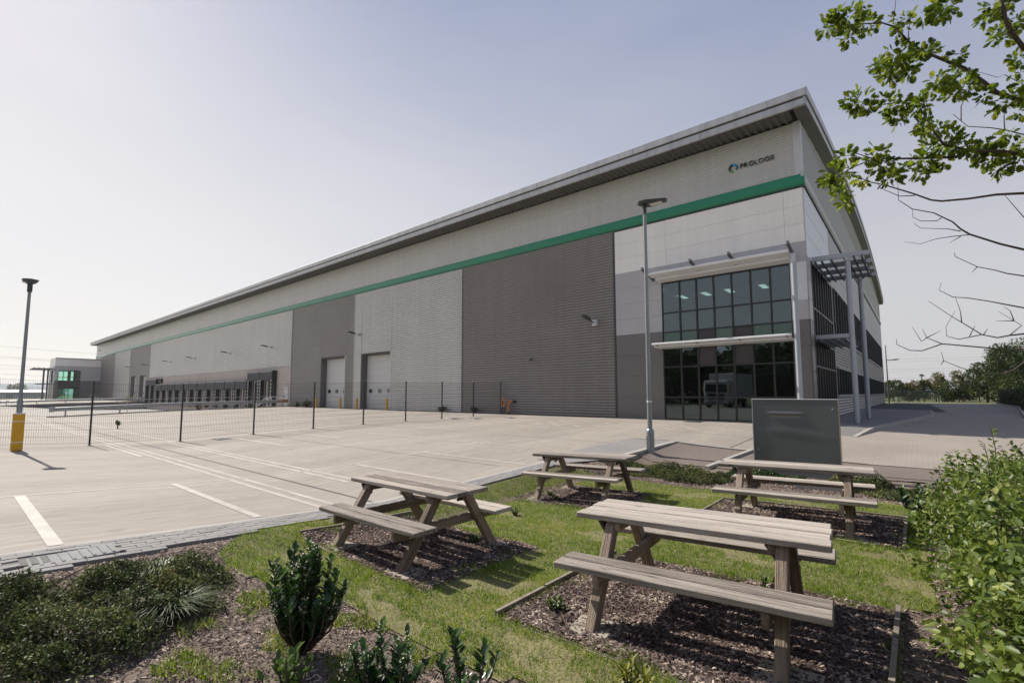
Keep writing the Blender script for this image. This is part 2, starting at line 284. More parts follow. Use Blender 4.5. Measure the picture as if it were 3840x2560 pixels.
# ------------------------------------------------------------ builders
def wloc(o):
    v = Vector((0,0,0))
    while o is not None: v = v + o.location; o = o.parent
    return v
def tag(o, label, cat, group=None, kind=None):
    if label: o['label'] = label
    if cat: o['category'] = cat
    if group: o['group'] = group
    if kind: o['kind'] = kind
    return o
def thing(name, loc, label, cat, group=None, rz=0):
    o = bpy.data.objects.new(name, None); o.empty_display_size = .2; C.objects.link(o); o.location = loc; o.rotation_euler = (0,0,rz)
    return tag(o, label, cat, group)
def mesh_np(name, V, F, m, parent=None, rnd=None, smooth=False, local=False):
    V = np.asarray(V, float)
    me = bpy.data.meshes.new(name)
    if parent is not None and not local: V = V - np.array(wloc(parent))
    if isinstance(F, np.ndarray):
        k = F.shape[1]; n = F.shape[0]
        me.vertices.add(len(V)); me.vertices.foreach_set('co', V.astype(np.float32).ravel())
        me.loops.add(n*k); me.loops.foreach_set('vertex_index', F.astype(np.int32).ravel())
        me.polygons.add(n); me.polygons.foreach_set('loop_start', np.arange(0, n*k, k, dtype=np.int32))
        me.update(calc_edges=True)
    else: me.from_pydata([tuple(v) for v in V], [], F); me.update()
    if rnd is not None:
        a = me.attributes.new('rnd', 'FLOAT', 'POINT'); a.data.foreach_set('value', np.asarray(rnd, np.float32))
    if smooth: me.polygons.foreach_set('use_smooth', np.ones(len(me.polygons), bool))
    mm = m if isinstance(m, (list, tuple)) else [m]
    for q in mm: me.materials.append(M[q])
    o = bpy.data.objects.new(name, me); C.objects.link(o)
    if parent is not None: o.parent = parent
    return o
class MB:
    def __init__(s): s.v = []; s.f = []
    def add(s, V, F):
        n = len(s.v); s.v += [tuple(p) for p in V]; s.f += [tuple(i+n for i in q) for q in F]; return s
    def box(s, x0, x1, y0, y1, z0, z1):
        return s.add([(x0,y0,z0),(x1,y0,z0),(x1,y1,z0),(x0,y1,z0),(x0,y0,z1),(x1,y0,z1),(x1,y1,z1),(x0,y1,z1)],
                     [(0,3,2,1),(4,5,6,7),(0,1,5,4),(1,2,6,5),(2,3,7,6),(3,0,4,7)])
    def bevbox(s, x0, x1, y0, y1, z0, z1, b=.006):
        bm = bmesh.new(); bmesh.ops.create_cube(bm, size=1)
        for v in bm.verts: v.co = ((x0+x1)/2+v.co.x*(x1-x0), (y0+y1)/2+v.co.y*(y1-y0), (z0+z1)/2+v.co.z*(z1-z0))
        bmesh.ops.bevel(bm, geom=bm.edges[:], offset=b, segments=1, affect='EDGES')
        bm.verts.index_update(); s.add([v.co[:] for v in bm.verts], [[v.index for v in f.verts] for f in bm.faces]); bm.free(); return s
    def bar(s, p, q, w, h, up=(0,0,1)):
        p, q = Vector(p), Vector(q); d = (q-p).normalized(); u = Vector(up); sd_ = d.cross(u)
        if sd_.length < 1e-4: sd_ = d.cross(Vector((1,0,0)))
        sd_.normalize(); u = sd_.cross(d); V = []
        for e in (p, q):
            for a, b in ((-1,-1),(1,-1),(1,1),(-1,1)): V.append(e+sd_*(a*w/2)+u*(b*h/2))
        return s.add(V, [(0,1,2,3),(7,6,5,4),(0,4,5,1),(1,5,6,2),(2,6,7,3),(3,7,4,0)])
    def tube(s, pts, r, n=8, cap=True):
        pts = [Vector(p) for p in pts]; rs = r if isinstance(r, (list, tuple)) else [r]*len(pts); V = []; F = []
        pu = None
        for i, p in enumerate(pts):
            d = (pts[min(i+1, len(pts)-1)]-pts[max(i-1, 0)]).normalized()
            if pu is None: pu = d.cross(Vector((0,0,1)) if abs(d.z) < .9 else Vector((1,0,0))).normalized()
            else: pu = (pu-d*pu.dot(d)).normalized()
            w = d.cross(pu)
            for k in range(n):
                a = 2*math.pi*k/n; V.append(p+(pu*math.cos(a)+w*math.sin(a))*rs[i])
        for i in range(len(pts)-1):
            for k in range(n): F.append((i*n+k, i*n+(k+1)%n, (i+1)*n+(k+1)%n, (i+1)*n+k))
        if cap: F.append(tuple(range(n))[::-1]); F.append(tuple((len(pts)-1)*n+k for k in range(n)))
        return s.add(V, F)
    def prism(s, poly, a0, a1, axis='x'):
        """poly: list of 2-D points in the plane across the axis"""
        V = []
        for a in (a0, a1):
            for (u, w) in poly: V.append({'x': (a,u,w), 'y': (u,a,w), 'z': (u,w,a)}[axis])
        n = len(poly); F = [(k, (k+1)%n, n+(k+1)%n, n+k) for k in range(n)]; F += [tuple(range(n))[::-1], tuple(range(n, 2*n))]
        return s.add(V, F)
    def build(s, name, m, parent=None, smooth=False, local=False):
        o = mesh_np(name, np.array(s.v, float), s.f, m, parent, smooth=smooth, local=local)
        bm = bmesh.new(); bm.from_mesh(o.data); bmesh.ops.recalc_face_normals(bm, faces=bm.faces[:]); bm.to_mesh(o.data); bm.free()
        if smooth: o.data.polygons.foreach_set('use_smooth', np.ones(len(o.data.polygons), bool)); o.data.set_sharp_from_angle(angle=R_(40))
        return o
def box(name, m, parent, *b): return MB().box(*b).build(name, m, parent)
def struct(o): o['kind'] = 'structure'; return o
def dup(o, parent=None):
    c = o.copy(); C.objects.link(c); c.parent = parent
    for ch in o.children: dup(ch, c)
    return c
def zone(name, m, poly, off=0., cell=.5, parent=None, zf=G):
    """a sheet that follows the ground inside a convex polygon"""
    P = np.array(poly, float); x0, y0 = P.min(0)-.01; x1, y1 = P.max(0)+.01
    nx = max(1, min(160, int((x1-x0)/cell))); ny = max(1, min(160, int((y1-y0)/cell)))
    xs = np.linspace(x0, x1, nx+1); ys = np.linspace(y0, y1, ny+1)
    ys = np.unique(np.round(np.r_[ys, [q for q in list(YK)+list(GY) if y0 < q < y1]], 4)); ny = len(ys)-1
    bm = bmesh.new(); gv = [[bm.verts.new((a, b, 0)) for a in xs] for b in ys]
    for j in range(ny):
        for i in range(nx): bm.faces.new((gv[j][i], gv[j][i+1], gv[j+1][i+1], gv[j+1][i]))
    ar = sum(P[i][0]*P[(i+1)%len(P)][1]-P[(i+1)%len(P)][0]*P[i][1] for i in range(len(P)))
    if ar < 0: P = P[::-1]
    for i in range(len(P)):
        a, b = P[i], P[(i+1)%len(P)]; e = b-a
        bmesh.ops.bisect_plane(bm, geom=bm.verts[:]+bm.edges[:]+bm.faces[:], plane_co=(*a, 0), plane_no=(e[1], -e[0], 0), clear_outer=True, dist=1e-5)
    for v in bm.verts: v.co.z = float(zf(v.co.x, v.co.y))+off
    bmesh.ops.recalc_face_normals(bm, faces=bm.faces[:])
    if bm.faces and sum(f.normal.z for f in bm.faces) < 0: bmesh.ops.reverse_faces(bm, faces=bm.faces[:])
    me = bpy.data.meshes.new(name); bm.to_mesh(me); bm.free(); me.materials.append(M[m])
    me.polygons.foreach_set('use_smooth', np.ones(len(me.polygons), bool))
    o = bpy.data.objects.new(name, me); C.objects.link(o)
    if parent is not None: o.parent = parent
    return o
def inpoly(x, y, P):
    c = np.zeros(len(x), bool); n = len(P)
    for i in range(n):
        x1, y1 = P[i]; x2, y2 = P[(i+1)%n]
        k = ((y1 > y) != (y2 > y)) & (x < (x2-x1)*(y-y1)/((y2-y1) or 1e-9)+x1); c ^= k
    return c
def unit(a): return a/np.maximum(np.linalg.norm(a, axis=1, keepdims=True), 1e-9)
SHAPES = {
 'diamond': ([(0,0,0),(.45,.5,.12),(1,0,-.05),(.45,-.5,.12)], [(0,1,2),(0,2,3)]),
 'oval': ([(0,0,0),(.25,.40,.10),(.65,.42,.10),(1,0,-.12),(.65,-.42,.10),(.25,-.40,.10)], [(0,1,2,3),(0,3,4,5)]),
 'oak': ([(0,0,0),(.14,.08,.02),(.24,.27,.06),(.33,.14,.03),(.46,.43,.1),(.55,.22,.05),(.70,.42,.1),(.77,.22,.03),(.93,.24,.02),(1,0,-.06),
          (.93,-.24,.02),(.77,-.22,.03),(.70,-.42,.1),(.55,-.22,.05),(.46,-.43,.1),(.33,-.14,.03),(.24,-.27,.06),(.14,-.08,.02)],
         [tuple(range(0,10)), (0,9)+tuple(range(10,18))]),
}
def leafmesh(name, m, P, D, N, Ls, Ws, shape='diamond', parent=None, rnd=None):
    """one mesh of many leaves: P base points, D directions, N normals"""
    D = unit(D); S = unit(np.cross(D, N)); N2 = np.cross(S, D)
    pts, fs = SHAPES[shape]; k = len(pts); n = len(P)
    V = np.zeros((n, k, 3))
    for i, (a, b, c) in enumerate(pts): V[:, i] = P + D*(a*Ls)[:, None] + S*(b*Ws)[:, None] + N2*(c*Ws)[:, None]
    if rnd is None: rnd = rng.random(n)
    base = (np.arange(n)*k)[:, None]
    if len({len(f) for f in fs}) == 1: F = np.concatenate([base+np.array(f)[None] for f in fs])
    else: F = [tuple(int(b)+i for i in f) for b in base[:,0] for f in fs]
    return mesh_np(name, V.reshape(-1,3), F, m, parent, rnd=np.repeat(rnd, k))
def randdir(n, up=.3):
    d = rng.normal(size=(n,3)); d[:,2] += up; return unit(d)
def blades(name, m, P, h, w, lean=.4, parent=None, rnd=None, curl=True):
    n = len(P); a = rng.random(n)*2*math.pi; s = np.c_[np.cos(a), np.sin(a), np.zeros(n)]; b = rng.random(n)*2*math.pi
    ln = np.c_[np.cos(b), np.sin(b), np.zeros(n)]*(lean*rng.random(n)*h)[:, None]
    V = np.zeros((n,3,3)); V[:,0] = P-s*(w/2)[:,None]; V[:,1] = P+s*(w/2)[:,None]; V[:,2] = P+ln+np.c_[np.zeros((n,2)), h*(1-.2*rng.random(n))]
    F = np.arange(n*3).reshape(n,3)
    return mesh_np(name, V.reshape(-1,3), F, m, parent, rnd=np.repeat(rng.random(n) if rnd is None else rnd, 3))
def chips(name, m, P, L_, W_, T_, parent=None, rnd=None):
    n = len(P); a = rng.random(n)*2*math.pi; ti = rng.normal(size=(n))*.35
    u = np.c_[np.cos(a)*np.cos(ti), np.sin(a)*np.cos(ti), np.sin(ti)]; w = np.c_[-np.sin(a), np.cos(a), rng.normal(size=n)*.25]; w = unit(w); t = unit(np.cross(u, w)); t *= np.sign(t[:,2:3])
    V = np.zeros((n,5,3)); V[:,0] = P-u*(L_/2)[:,None]-w*(W_/2)[:,None]; V[:,1] = P+u*(L_/2)[:,None]-w*(W_/3)[:,None]; V[:,2] = P+u*(L_/2.4)[:,None]+w*(W_/2)[:,None]; V[:,3] = P-u*(L_/2)[:,None]+w*(W_/2.5)[:,None]; V[:,4] = P+t*T_[:,None]
    b = (np.arange(n)*5)[:,None]; F = np.concatenate([b+np.array(f)[None] for f in ((0,1,4),(1,2,4),(2,3,4),(3,0,4))])
    return mesh_np(name, V.reshape(-1,3), F, m, parent, rnd=np.repeat(rng.random(n) if rnd is None else rnd, 5))

# ============================================================ THE SETTING
def big_ground():
    xs = [-4000,-1200,-400,-206,-205.9,11.9,12,80,400,1500,4000]; ys = [-3000,-600,-120,-8.6,-8.5,79.4,79.5,130,400,1200,4000]
    V = []; F = []
    for j, y in enumerate(ys):
        for i, x in enumerate(xs):
            inside = 4 <= i <= 5 and 4 <= j <= 5
            V.append((x, y, -1.7 if inside else (.42 if y > 60 else .30)))
    n = len(xs)
    for j in range(len(ys)-1):
        for i in range(n-1): F.append((j*n+i, j*n+i+1, (j+1)*n+i+1, (j+1)*n+i))
    return struct(mesh_np('ground', V, F, 'field'))
big_ground()
XP0, XP1 = -103.3, -49.2
zy2 = lambda x, y: zyard(y)
yard = struct(zone('yard', 'concrete', [(XP1,-9),(-6.6,-9),(-6.6,9),(XP1,9)], 0, .7))
struct(zone('yard', 'concrete', [(XP1,9),(-6.9,9),(-6.9,14.05),(XP1,14.05)], 0, .7))
struct(zone('yard', 'concrete', [(XP1,14.05),(-2.3,14.05),(-2.3,22.85),(XP1,22.85)], 0, .7))
struct(zone('yard', 'concrete', [(XP0,-9),(XP1,-9),(XP1,5),(XP0,5)], 0, 1.5, zf=zy2))
struct(zone('yard', 'concrete', [(-206.5,-9),(XP0,-9),(XP0,22.85),(-206.5,22.85)], 0, 3, zf=zy2))
pitf = lambda x, y: np.interp(y, [5, 15, 23], [.07, -.75, -.75])
struct(zone('dock_ramp', 'pit_concrete', [(XP0-.1,4.98),(XP1+.1,4.98),(XP1+.1,22.9),(XP0-.1,22.9)], 0, 1, zf=pitf))
for xa, nm in ((XP1, 'stub concrete retaining wall below the guard rail near the loading doors'), (XP0-.2, 'dark concrete retaining wall on the far side of the dock ramp')):
    prof = [(4.9,-.95),(22.7,-.95),(22.7,.57),(18,.48),(13,.40),(10.5,.335),(8,.245),(5.7,.155),(4.9,.14)]
    o = MB().prism(prof, xa-.05, xa+.2, 'x').build('retaining_wall', 'retain_concrete'); tag(o, nm, 'wall')
# painted lines and slab joints
def gline(x0, y0, x1, y1, w, m, name='painted_line', off=.005):
    d = np.array([x1-x0, y1-y0]); L_ = np.linalg.norm(d); d /= L_; n = np.array([-d[1], d[0]])*w/2
    ts = list(np.linspace(0, L_, max(2, int(L_/.6)+1)))+[(q-y0)/d[1] for q in list(YK)+list(GY) if abs(d[1]) > .5 and 0 < (q-y0)/d[1] < L_]
    ts = sorted(ts); k = len(ts)-1; V = []; F = []
    for i in range(k+1):
        p = np.array([x0,y0])+d*ts[i]
        for s in (-1, 1): q = p+n*s; V.append((q[0], q[1], float(G(q[0], q[1]))+off))
    for i in range(k): F.append((2*i, 2*i+2, 2*i+3, 2*i+1))
    return mesh_np(name, V, F, m, yard)
for x0, x1, y, w in ((-10.2,-6.62,.80,.12),(-10.25,-6.65,2.72,.11),(-20,-15.7,3.42,.10),(-19.1,-15.2,6.98,.10),(-19.4,-15.5,9.0,.10),(-10.1,-6.65,6.27,.10),
                     (-10.25,-6.7,8.35,.10),(-20.3,-8.5,10.52,.10),(-40.8,-12.2,15.1,.09),(-40,-22,12.6,.07)):
    gline(x0, y, x1, y, w, 'line_paint')
for x0, y0, x1, y1, w in ((-48,3.90,-6.62,3.86,.09),(-48,3.66,-6.62,3.62,.09),(-45,5.33,-8.4,5.27,.08),(-20,5.10,-8.4,5.06,.08),(-10.25,.5,-10.3,11,.075),(-15.5,.5,-15.6,11,.06),
                          (-45,18.5,-8,18.4,.05),(-30,10.6,-30,22.5,.04),(-20.2,11,-20.2,22.5,.04),(-12,11,-12,22.5,.04)):
    gline(x0, y0, x1, y1, w, 'joint_light', 'slab_joint', .003)
gline(-42, 4.47, -6.62, 4.40, .05, 'joint_seal', 'slab_joint', .0035)
for y in (7.9, 12.6, 16.8, 20.3): gline(-48.5, y, -7.1 if y < 13 else -2.6, y, .018, 'joint_seal', 'slab_joint', .003)
for x in (-25.4,-35.2,-44): gline(x, 4.6, x, 22.5, .018, 'joint_seal', 'slab_joint', .003)
i3 = lambda x, y: (1900+x*.5102, 960+y*.5102)
for a in [(215,1225,250,1240),(310,1213,385,1247),(395,1200,440,1220),(490,1238,530,1255),(635,1243,690,1258),(720,1225,870,1262),(950,1245,1060,1275),(1130,1255,1235,1280),(1270,1240,1420,1288),(1500,1245,1600,1275),(560,1205,640,1225),(1690,1290,1800,1257)]:
    p, q = onG(*i3(a[0],a[1])), onG(*i3(a[2],a[3])); gline(p[0], p[1], q[0], q[1], .07, 'line_paint')
p, q = onG(*i3(1610,1422)), onG(*i3(1815,1335)); gline(p[0], p[1], q[0], q[1], .04, 'joint_seal', 'slab_joint', .0035)
struct(zone('edging_strip', 'kerb_stone', [(-6.6,-9),(-6.5,-9),(-6.5,9),(-6.6,9)], .004, .5))
# planting soil, lawn, path, driveway
struct(zone('planting_bed', 'soil', [(-6.52,-9),(13,-9),(13,11.7),(-5.5,11.7),(-6.52,9)], -.012, .3))
LAWN = [(-6.0,2.3),(-6.0,8.9),(-5.2,9.3),(-3.4,8.9),(-.35,9.35),(0.0,8.6),(-.02,6),(.05,4.9),(-.2,4.85),(-.15,2.0)]
fr = [onG(x, y)[:2] for x, y in ((1980,2560),(1800,2520),(1650,2450),(1480,2370),(1290,2245),(1010,2190),(850,2120),(820,2070))]
LAWN += [(-1.4,1.7)] + [(p[0], p[1]) for p in fr]
def lawn_sheet():
    xs = np.arange(-6.1, .3, .09); ys = np.arange(1.5, 9.5, .09); X, Y = np.meshgrid(xs, ys); x, y = X.ravel(), Y.ravel()
    z = G(x, y)-.002; n = len(xs); keep = inpoly(x+.045, y+.045, LAWN).reshape(X.shape); F = []
    for j in range(len(ys)-1):
        for i in range(n-1):
            if keep[j,i]: F.append((j*n+i, j*n+i+1, (j+1)*n+i+1, (j+1)*n+i))
    return struct(mesh_np('lawn', np.c_[x,y,z], np.array(F), 'turf_soil', smooth=True))
lawn_sheet()
struct(zone('path', 'path_resin', [(-5.45,10.7),(-2.9,11.2),(13,11.4),(13,13.9),(-5.45,13.75)], .004, .4))
struct(zone('driveway', 'drive_block', [(-2.3,13.9),(13,13.9),(13,79.6),(-2.3,79.6)], .0, .7))
# raised pavement round the entrance
pav = lambda x, y: G(x, y)+np.interp(y, [19.6, 21.5, 80], [.006, .11, .11])
struct(zone('pavement', 'pave_block', [(-3.3,19.6),(-1.75,19.6),(0.55,36),(0.55,43),(-3.3,43)], .0, .7, zf=pav))
struct(zone('parking_bay', 'tarmac', [(-3.3,43),(1.4,43),(1.0,72),(-3.3,72)], .0, 2, zf=lambda x, y: G(x, y)+.03))
def kerbrun(pts, w=.13, h=.12, lab=None, m='kerb_stone', dz=0, zf=G, seg=.915, top=None):
    """kerb: one thing, its stones one by one"""
    t = thing('kerb', (*pts[0], float(zf(*pts[0]))), lab, 'kerb'); k = 0
    for a, b in zip(pts, pts[1:]):
        a, b = np.array(a), np.array(b); L_ = np.linalg.norm(b-a); n = max(1, round(L_/seg)); d = (b-a)/L_
        for i in range(n):
            p, q = a+d*(L_*i/n+.004), a+d*(L_*(i+1)/n-.004)
            zp, zq = [float(zf(*e)) for e in (p, q)]
            MB().bar((*p, zp+h/2-.05+dz), (*q, zq+h/2-.05+dz), w, h+.1).build('kerb_stone', m, t)
    return t
kerbrun([(-1.68,19.5),(.62,36),(.62,43)], lab='pale kerb edging the raised block pavement by the entrance columns', zf=lambda x,y: pav(x,y)-.12, h=.13)
kerbrun([(-5.5,10.3),(-5.5,13.75)], lab='kerb stepping down from grey block paving to the brown path by the lamp', zf=zy2, h=.02, w=.15)
kerbrun([(-5.4,13.82),(-2.4,13.9)], lab='flush pale kerb between the concrete yard and the brown path', h=.03, seg=1)
p, q = onG(2650,1757), onG(2820,1692); kerbrun([tuple(p[:2]), tuple(q[:2])], lab='short pale kerb running beside the dark monolith sign', h=.06, w=.1)
p, q = onG(2985,1828), onG(3165,1842); kerbrun([tuple(p[:2]), tuple(q[:2])], lab='pale kerb stones on the grass below the dark monolith sign', h=.07, w=.14)
kerbrun([(4.2,36),(6.6,60),(6.9,78)], lab='pale kerb along the clipped hedge beside the driveway', h=.13, seg=3)
p, q = onG(3330,1868), onG(3560,1900); kerbrun([tuple(p[:2]), tuple(q[:2])], lab='thin kerb between the brown path and the leafy dogwood bush', h=.04, w=.08)

# block paving strip between yard and lawn: single blocks near, one mesh beyond
strip = struct(zone('paving_strip', 'block_joint', [(-6.5,-1),(-5.52,-1),(-5.62,.3),(-6.02,3.5),(-6.03,9),(-6.5,9)], .001, .4))
struct(zone('paving_strip', 'strip_block', [(-6.9,9),(-6.03,9),(-5.58,9.7),(-5.58,13.9),(-6.9,13.9)], .010, .4))
def blocks():
    me = None; L_ = []
    for x in np.arange(-6.45, -5.4, .1025):
        row = int(round((x+6.45)/.1025))
        for y in np.arange(-.6+(row%2)*.1, 9, .2025):
            if x+.05 < strip_inner(y): L_.append((x, y))
    cov = lambda x, y: -6.3 < x < -5.88 and .5 < y < 1.2
    L_ = [q for q in L_ if not cov(*q)]
    L_.sort(key=lambda q: q[0]**2+q[1]**2 if q[1] > .25 else 999)
    b = MB().bevbox(-.0492,.0492,-.0992,.0992,-.03,.012,.005); proto = None; far = MB()
    for k, (x, y) in enumerate(L_):
        z = float(G(x, y)); sl = float(G(x, y+.1)-G(x, y-.1))/.2
        if k < 300:
            if proto is None: o = proto = b.build('block', 'block', strip, local=True)
            else: o = proto.copy(); C.objects.link(o)
            o.location = (x, y, z+random.uniform(-.002,.002)); o.rotation_euler = (math.atan(sl)+random.uniform(-.01,.01), random.uniform(-.012,.012), random.uniform(-.01,.01))
        else:
            far.box(x-.049, x+.049, y-.099, y+.099, z-.02, z+.011+random.uniform(-.002,.002))
    if far.v: o = far.build('far_block', 'block', strip); o['kind'] = 'stuff'
blocks()
t = thing('drain_cover', (-6.09,.85,.26), 'silver ribbed drain cover set into the grey block paving', 'drain cover')
zc = float(G(-6.09,.85)); MB().bevbox(-6.27,-5.91,.53,1.17,zc-.03,zc+.008,.004).build('plate', 'cover_dull', t)
for k in range(9): y = .57+k*.07; MB().bevbox(-6.25,-5.93,y-.012,y+.012,zc+.008,zc+.016,.003).build('rib', 'cover_dull', t)
def cover(x, y, sx, sy, lab):
    t = thing('manhole_cover', (x,y,float(G(x,y))), lab, 'drain cover', None); z = float(G(x,y))
    MB().bevbox(x-sx/2,x+sx/2,y-sy/2,y+sy/2,z-.03,z+.012,.004).build('frame', 'steel_dark', t)
    MB().bevbox(x-sx/2+.05,x+sx/2-.05,y-sy/2+.05,y+sy/2-.05,z,z+.018,.003).build('lid', 'lamp_dark', t)
cover(-19.55, 6.62, .7, .5, 'dark drain cover on the yard beside the mesh fence')
for px_, py_, lb in ((1695,1569,'dark drain cover near the green weeds at the wall foot'),(1778,1569.5,'dark drain cover between the fence end and the drain near the weeds'),(1908,1566,'dark drain cover in front of the orange standpipe'),(2600,1581,'dark drain cover in front of the office glazing')):
    p = onG(px_, py_); cover(p[0], p[1], .75, .6, lb)

# ============================================================ THE WAREHOUSE
YW, XC = 22.77, -3.25
WH = thing('warehouse', (-70, YW, .5), 'long grey warehouse with green band, curved roof and white glazed office corner', 'warehouse')
PROF = [(0,0),(.24,0),(.34,1),(.90,1)]
def corr(name, m, x0, x1, z0, z1, pitch=.154, d=.07, y=YW, parent=WH):
    n = max(1, round((z1-z0)/pitch)); p = (z1-z0)/n; zz = []; yy = []
    for i in range(n):
        for a, b in PROF: zz.append(z0+(i+a)*p); yy.append(y-.002-d*b)
    zz.append(z1); yy.append(y-.002)
    k = len(zz); V = [(x, yy[i], zz[i]) for x in (x0, x1) for i in range(k)]; F = np.array([(i, k+i, k+i+1, i+1) for i in range(k-1)])
    return mesh_np(name, V, F, m, parent)
def corrY(name, m, y0, y1, z0, z1, pitch=.152, d=.03, x=XC, parent=WH, rngf=None):
    n = max(1, round((z1-z0)/pitch)); p = (z1-z0)/n; zz = []; xx = []
    for i in range(n):
        for a, b in PROF: zz.append(z0+(i+a)*p); xx.append(x+.002+d*b)
    zz.append(z1); xx.append(x+.002); k = len(zz); A, B = [], []
    for i in range(k):
        a, b = rngf(zz[i]) if rngf else (y0, y1); A.append((xx[i], a, zz[i])); B.append((xx[i], b, zz[i]))
    return mesh_np(name, A+B, np.array([(i, k+i, k+i+1, i+1) for i in range(k-1)]), m, parent)
ZB, ZT = 10.47, 11.0          # green band
Z0 = .47
J1, J2, J3, J4, J5, J6, J7, XE = -12.13, -23.8, -37.5, -49.1, -102.6, -116.6, -129.8, -150.2
# structural walls behind the sheeting (openings left for doors and glazing)
core = MB()
for a, b, za, zb in ((XE, -115.2, -1, 13.3),(-115.2,-111.3,5.16,13.3),(-111.3,-108.8,-1,13.3),(-108.8,-104.7,5.16,13.3),(-104.7,-43.1,-1,13.3),(-43.1,-38.8,5.11,13.3),(-38.8,-36.3,-1,13.3),(-36.3,-32.0,5.11,13.3),(-32.0,-9.55,-1,13.3),(-9.55,-3.84,7.25,13.3),(-3.84,XC-.03,-1,13.3)):
    core.box(a, b, YW+.01, YW+.28, za, zb)
core.build('wall', 'dgrey_panel', WH)
box('wall', 'dgrey_panel', WH, XE, XE+.25, YW+.28, 77.5, -1, 13.3)
box('wall', 'dgrey_panel', WH, XE, XC-.03, 77.3, 77.55, -1, 13.3)
box('wall', 'dgrey_panel', WH, XC-.28, XC-.012, 29.9, 77.3, -1, 13.3)
box('wall', 'dgrey_panel', WH, XC-.28, XC-.012, YW+.28, 23.6, -1, 13.3)
box('wall', 'dgrey_panel', WH, XC-.28, XC-.012, 23.6, 29.9, 7.42, 13.3)
# lower cladding
corr('cladding_panel', 'clad_dark', J2, J1-.04, Z0, ZB)
corr('cladding_panel', 'clad_silver', -32.0, J2-.08, Z0, ZB); corr('cladding_panel', 'clad_silver', J3, -36.3, Z0, ZB); corr('cladding_panel', 'clad_silver', -36.3, -32.0, 5.16, ZB)
corr('cladding_panel', 'clad_mid', J4, -43.1, Z0, ZB); corr('cladding_panel', 'clad_mid', -38.8, J3, Z0, ZB); corr('cladding_panel', 'clad_mid', -43.1, -38.8, 5.16, ZB)
corr('cladding_panel', 'clad_silver', J5, J4-.15, 4.62, ZB)
corr('cladding_panel', 'clad_mid', J6, -115.2, Z0, ZB); corr('cladding_panel', 'clad_mid', -115.2, -111.3, 5.2, ZB); corr('cladding_panel', 'clad_mid', -111.3, -108.8, Z0, ZB); corr('cladding_panel', 'clad_mid', -108.8, -104.7, 5.2, ZB); corr('cladding_panel', 'clad_mid', -104.7, J5-.1, Z0, ZB)
corr('cladding_panel', 'clad_silver', J7, J6-.1, Z0, ZB); corr('cladding_panel', 'clad_dark', XE, J7, Z0, ZB)
for x in (J1, J2, J4): box('flashing', 'flash_dark', WH, x-.10, x+.06, YW-.055, YW+.02, Z0, ZB)
for x in (J3, J5, J6, J7): box('flashing', 'flash_dark' if x != J6 else 'jamb', WH, x-.05, x+.03, YW-.05, YW+.02, Z0, ZB)
box('base_flashing', 'flash_dark', WH, J4, J1, YW-.05, YW+.0, .3, Z0+.03)
# upper fine ribbed band, one panel per bay
p0 = corr('upper_panel', 'clad_upper', -9.5, -3.5, ZT, 13.34, pitch=.117, d=.010)
for k in range(1, 24):
    o = p0.copy(); C.objects.link(o); o.location.x -= 6.1*k
corr('upper_panel', 'clad_upper', XE, -149.8, ZT, 13.34, pitch=.117, d=.016)
for k in range(24): box('joint_trim', 'clad_upper', WH, -9.6-6.1*k+.0, -9.5-6.1*k, YW-.012, YW+.003, ZT, 13.34)
box('joint_trim', 'clad_upper', WH, XE, -3.42, YW-.017, YW+.001, 11.52, 11.545)
box('joint_trim', 'clad_upper', WH, XE, -3.42, YW-.017, YW+.001, 12.25, 12.275)
box('corner_trim', 'flash_light', WH, -3.5, XC+.035, YW-.035, YW+.3, ZT, 13.36)
# green band: shallow V profile, dark drip below, runs round the corner
bandp = [(YW+.02,ZB+.05),(YW-.09,ZB+.05),(YW-.14,ZB+.13),(YW-.10,ZB+.40),(YW-.06,ZT),(YW+.02,ZT)]
MB().prism(bandp, XE-.1, XC+.12, 'x').build('green_band', 'green_band', WH)
box('band_drip', 'green_dark', WH, XE-.1, XC+.1, YW-.085, YW+.02, ZB-.02, ZB+.048)
box('band_shadow_gap', 'flash_dark', WH, XE-.1, XC+.06, YW-.03, YW+.02, ZB-.06, ZB-.021)
bandq = [(XC-.02,ZB+.13),(XC+.09,ZB+.13),(XC+.15,ZB+.22),(XC+.10,ZB+.5),(XC+.05,ZT+.12),(XC-.02,ZT+.12)]
MB().prism(bandq, YW-.10, 77.6, 'y').build('green_band', 'fascia', WH)
box('band_drip', 'flash_dark', WH, XC-.02, XC+.085, YW-.06, 77.6, ZB+.02, ZB+.128)
# white / grey corner panels, each its own panel with open joints
def flatpanel(m, x0, x1, z0, z1): MB().bevbox(x0+.004, x1-.004, YW-.045, YW+.008, z0+.0035, z1-.0035, .003).build('wall_panel', m, WH)
GL0, GL1 = -9.53, -3.86
for z0, z1, m in ((8.1,8.88,'white_panel'),(8.88,9.66,'white_panel'),(9.66,ZB-.06,'white_panel')):
    flatpanel(m, J1+.06, GL0+.3, z0, z1); flatpanel(m, GL0+.3, -3.98, z0, z1); flatpanel(m, -3.98, XC, z0, z1)
for z0, z1 in ((7.25,8.1),):
    flatpanel('lgrey_panel', J1+.06, GL0, z0, z1); flatpanel('lgrey_panel', GL0, -3.98, z0, z1); flatpanel('lgrey_panel', -3.98, XC, z0, z1)
for k in range(3):
    z0 = 4.8+k*.8167; m = 'lgrey_panel'
    flatpanel(m, J1+.06, GL0, z0, z0+.8167); flatpanel('cool_panel' if k else 'lgrey_panel', GL1, XC, z0, z0+.8167)
for k in range(4): z0 = Z0+k*1.0825; flatpanel('dgrey_panel', J1+.06, GL0, z0, z0+1.0825); flatpanel('dgrey_panel', GL1, XC, z0, z0+1.0825)
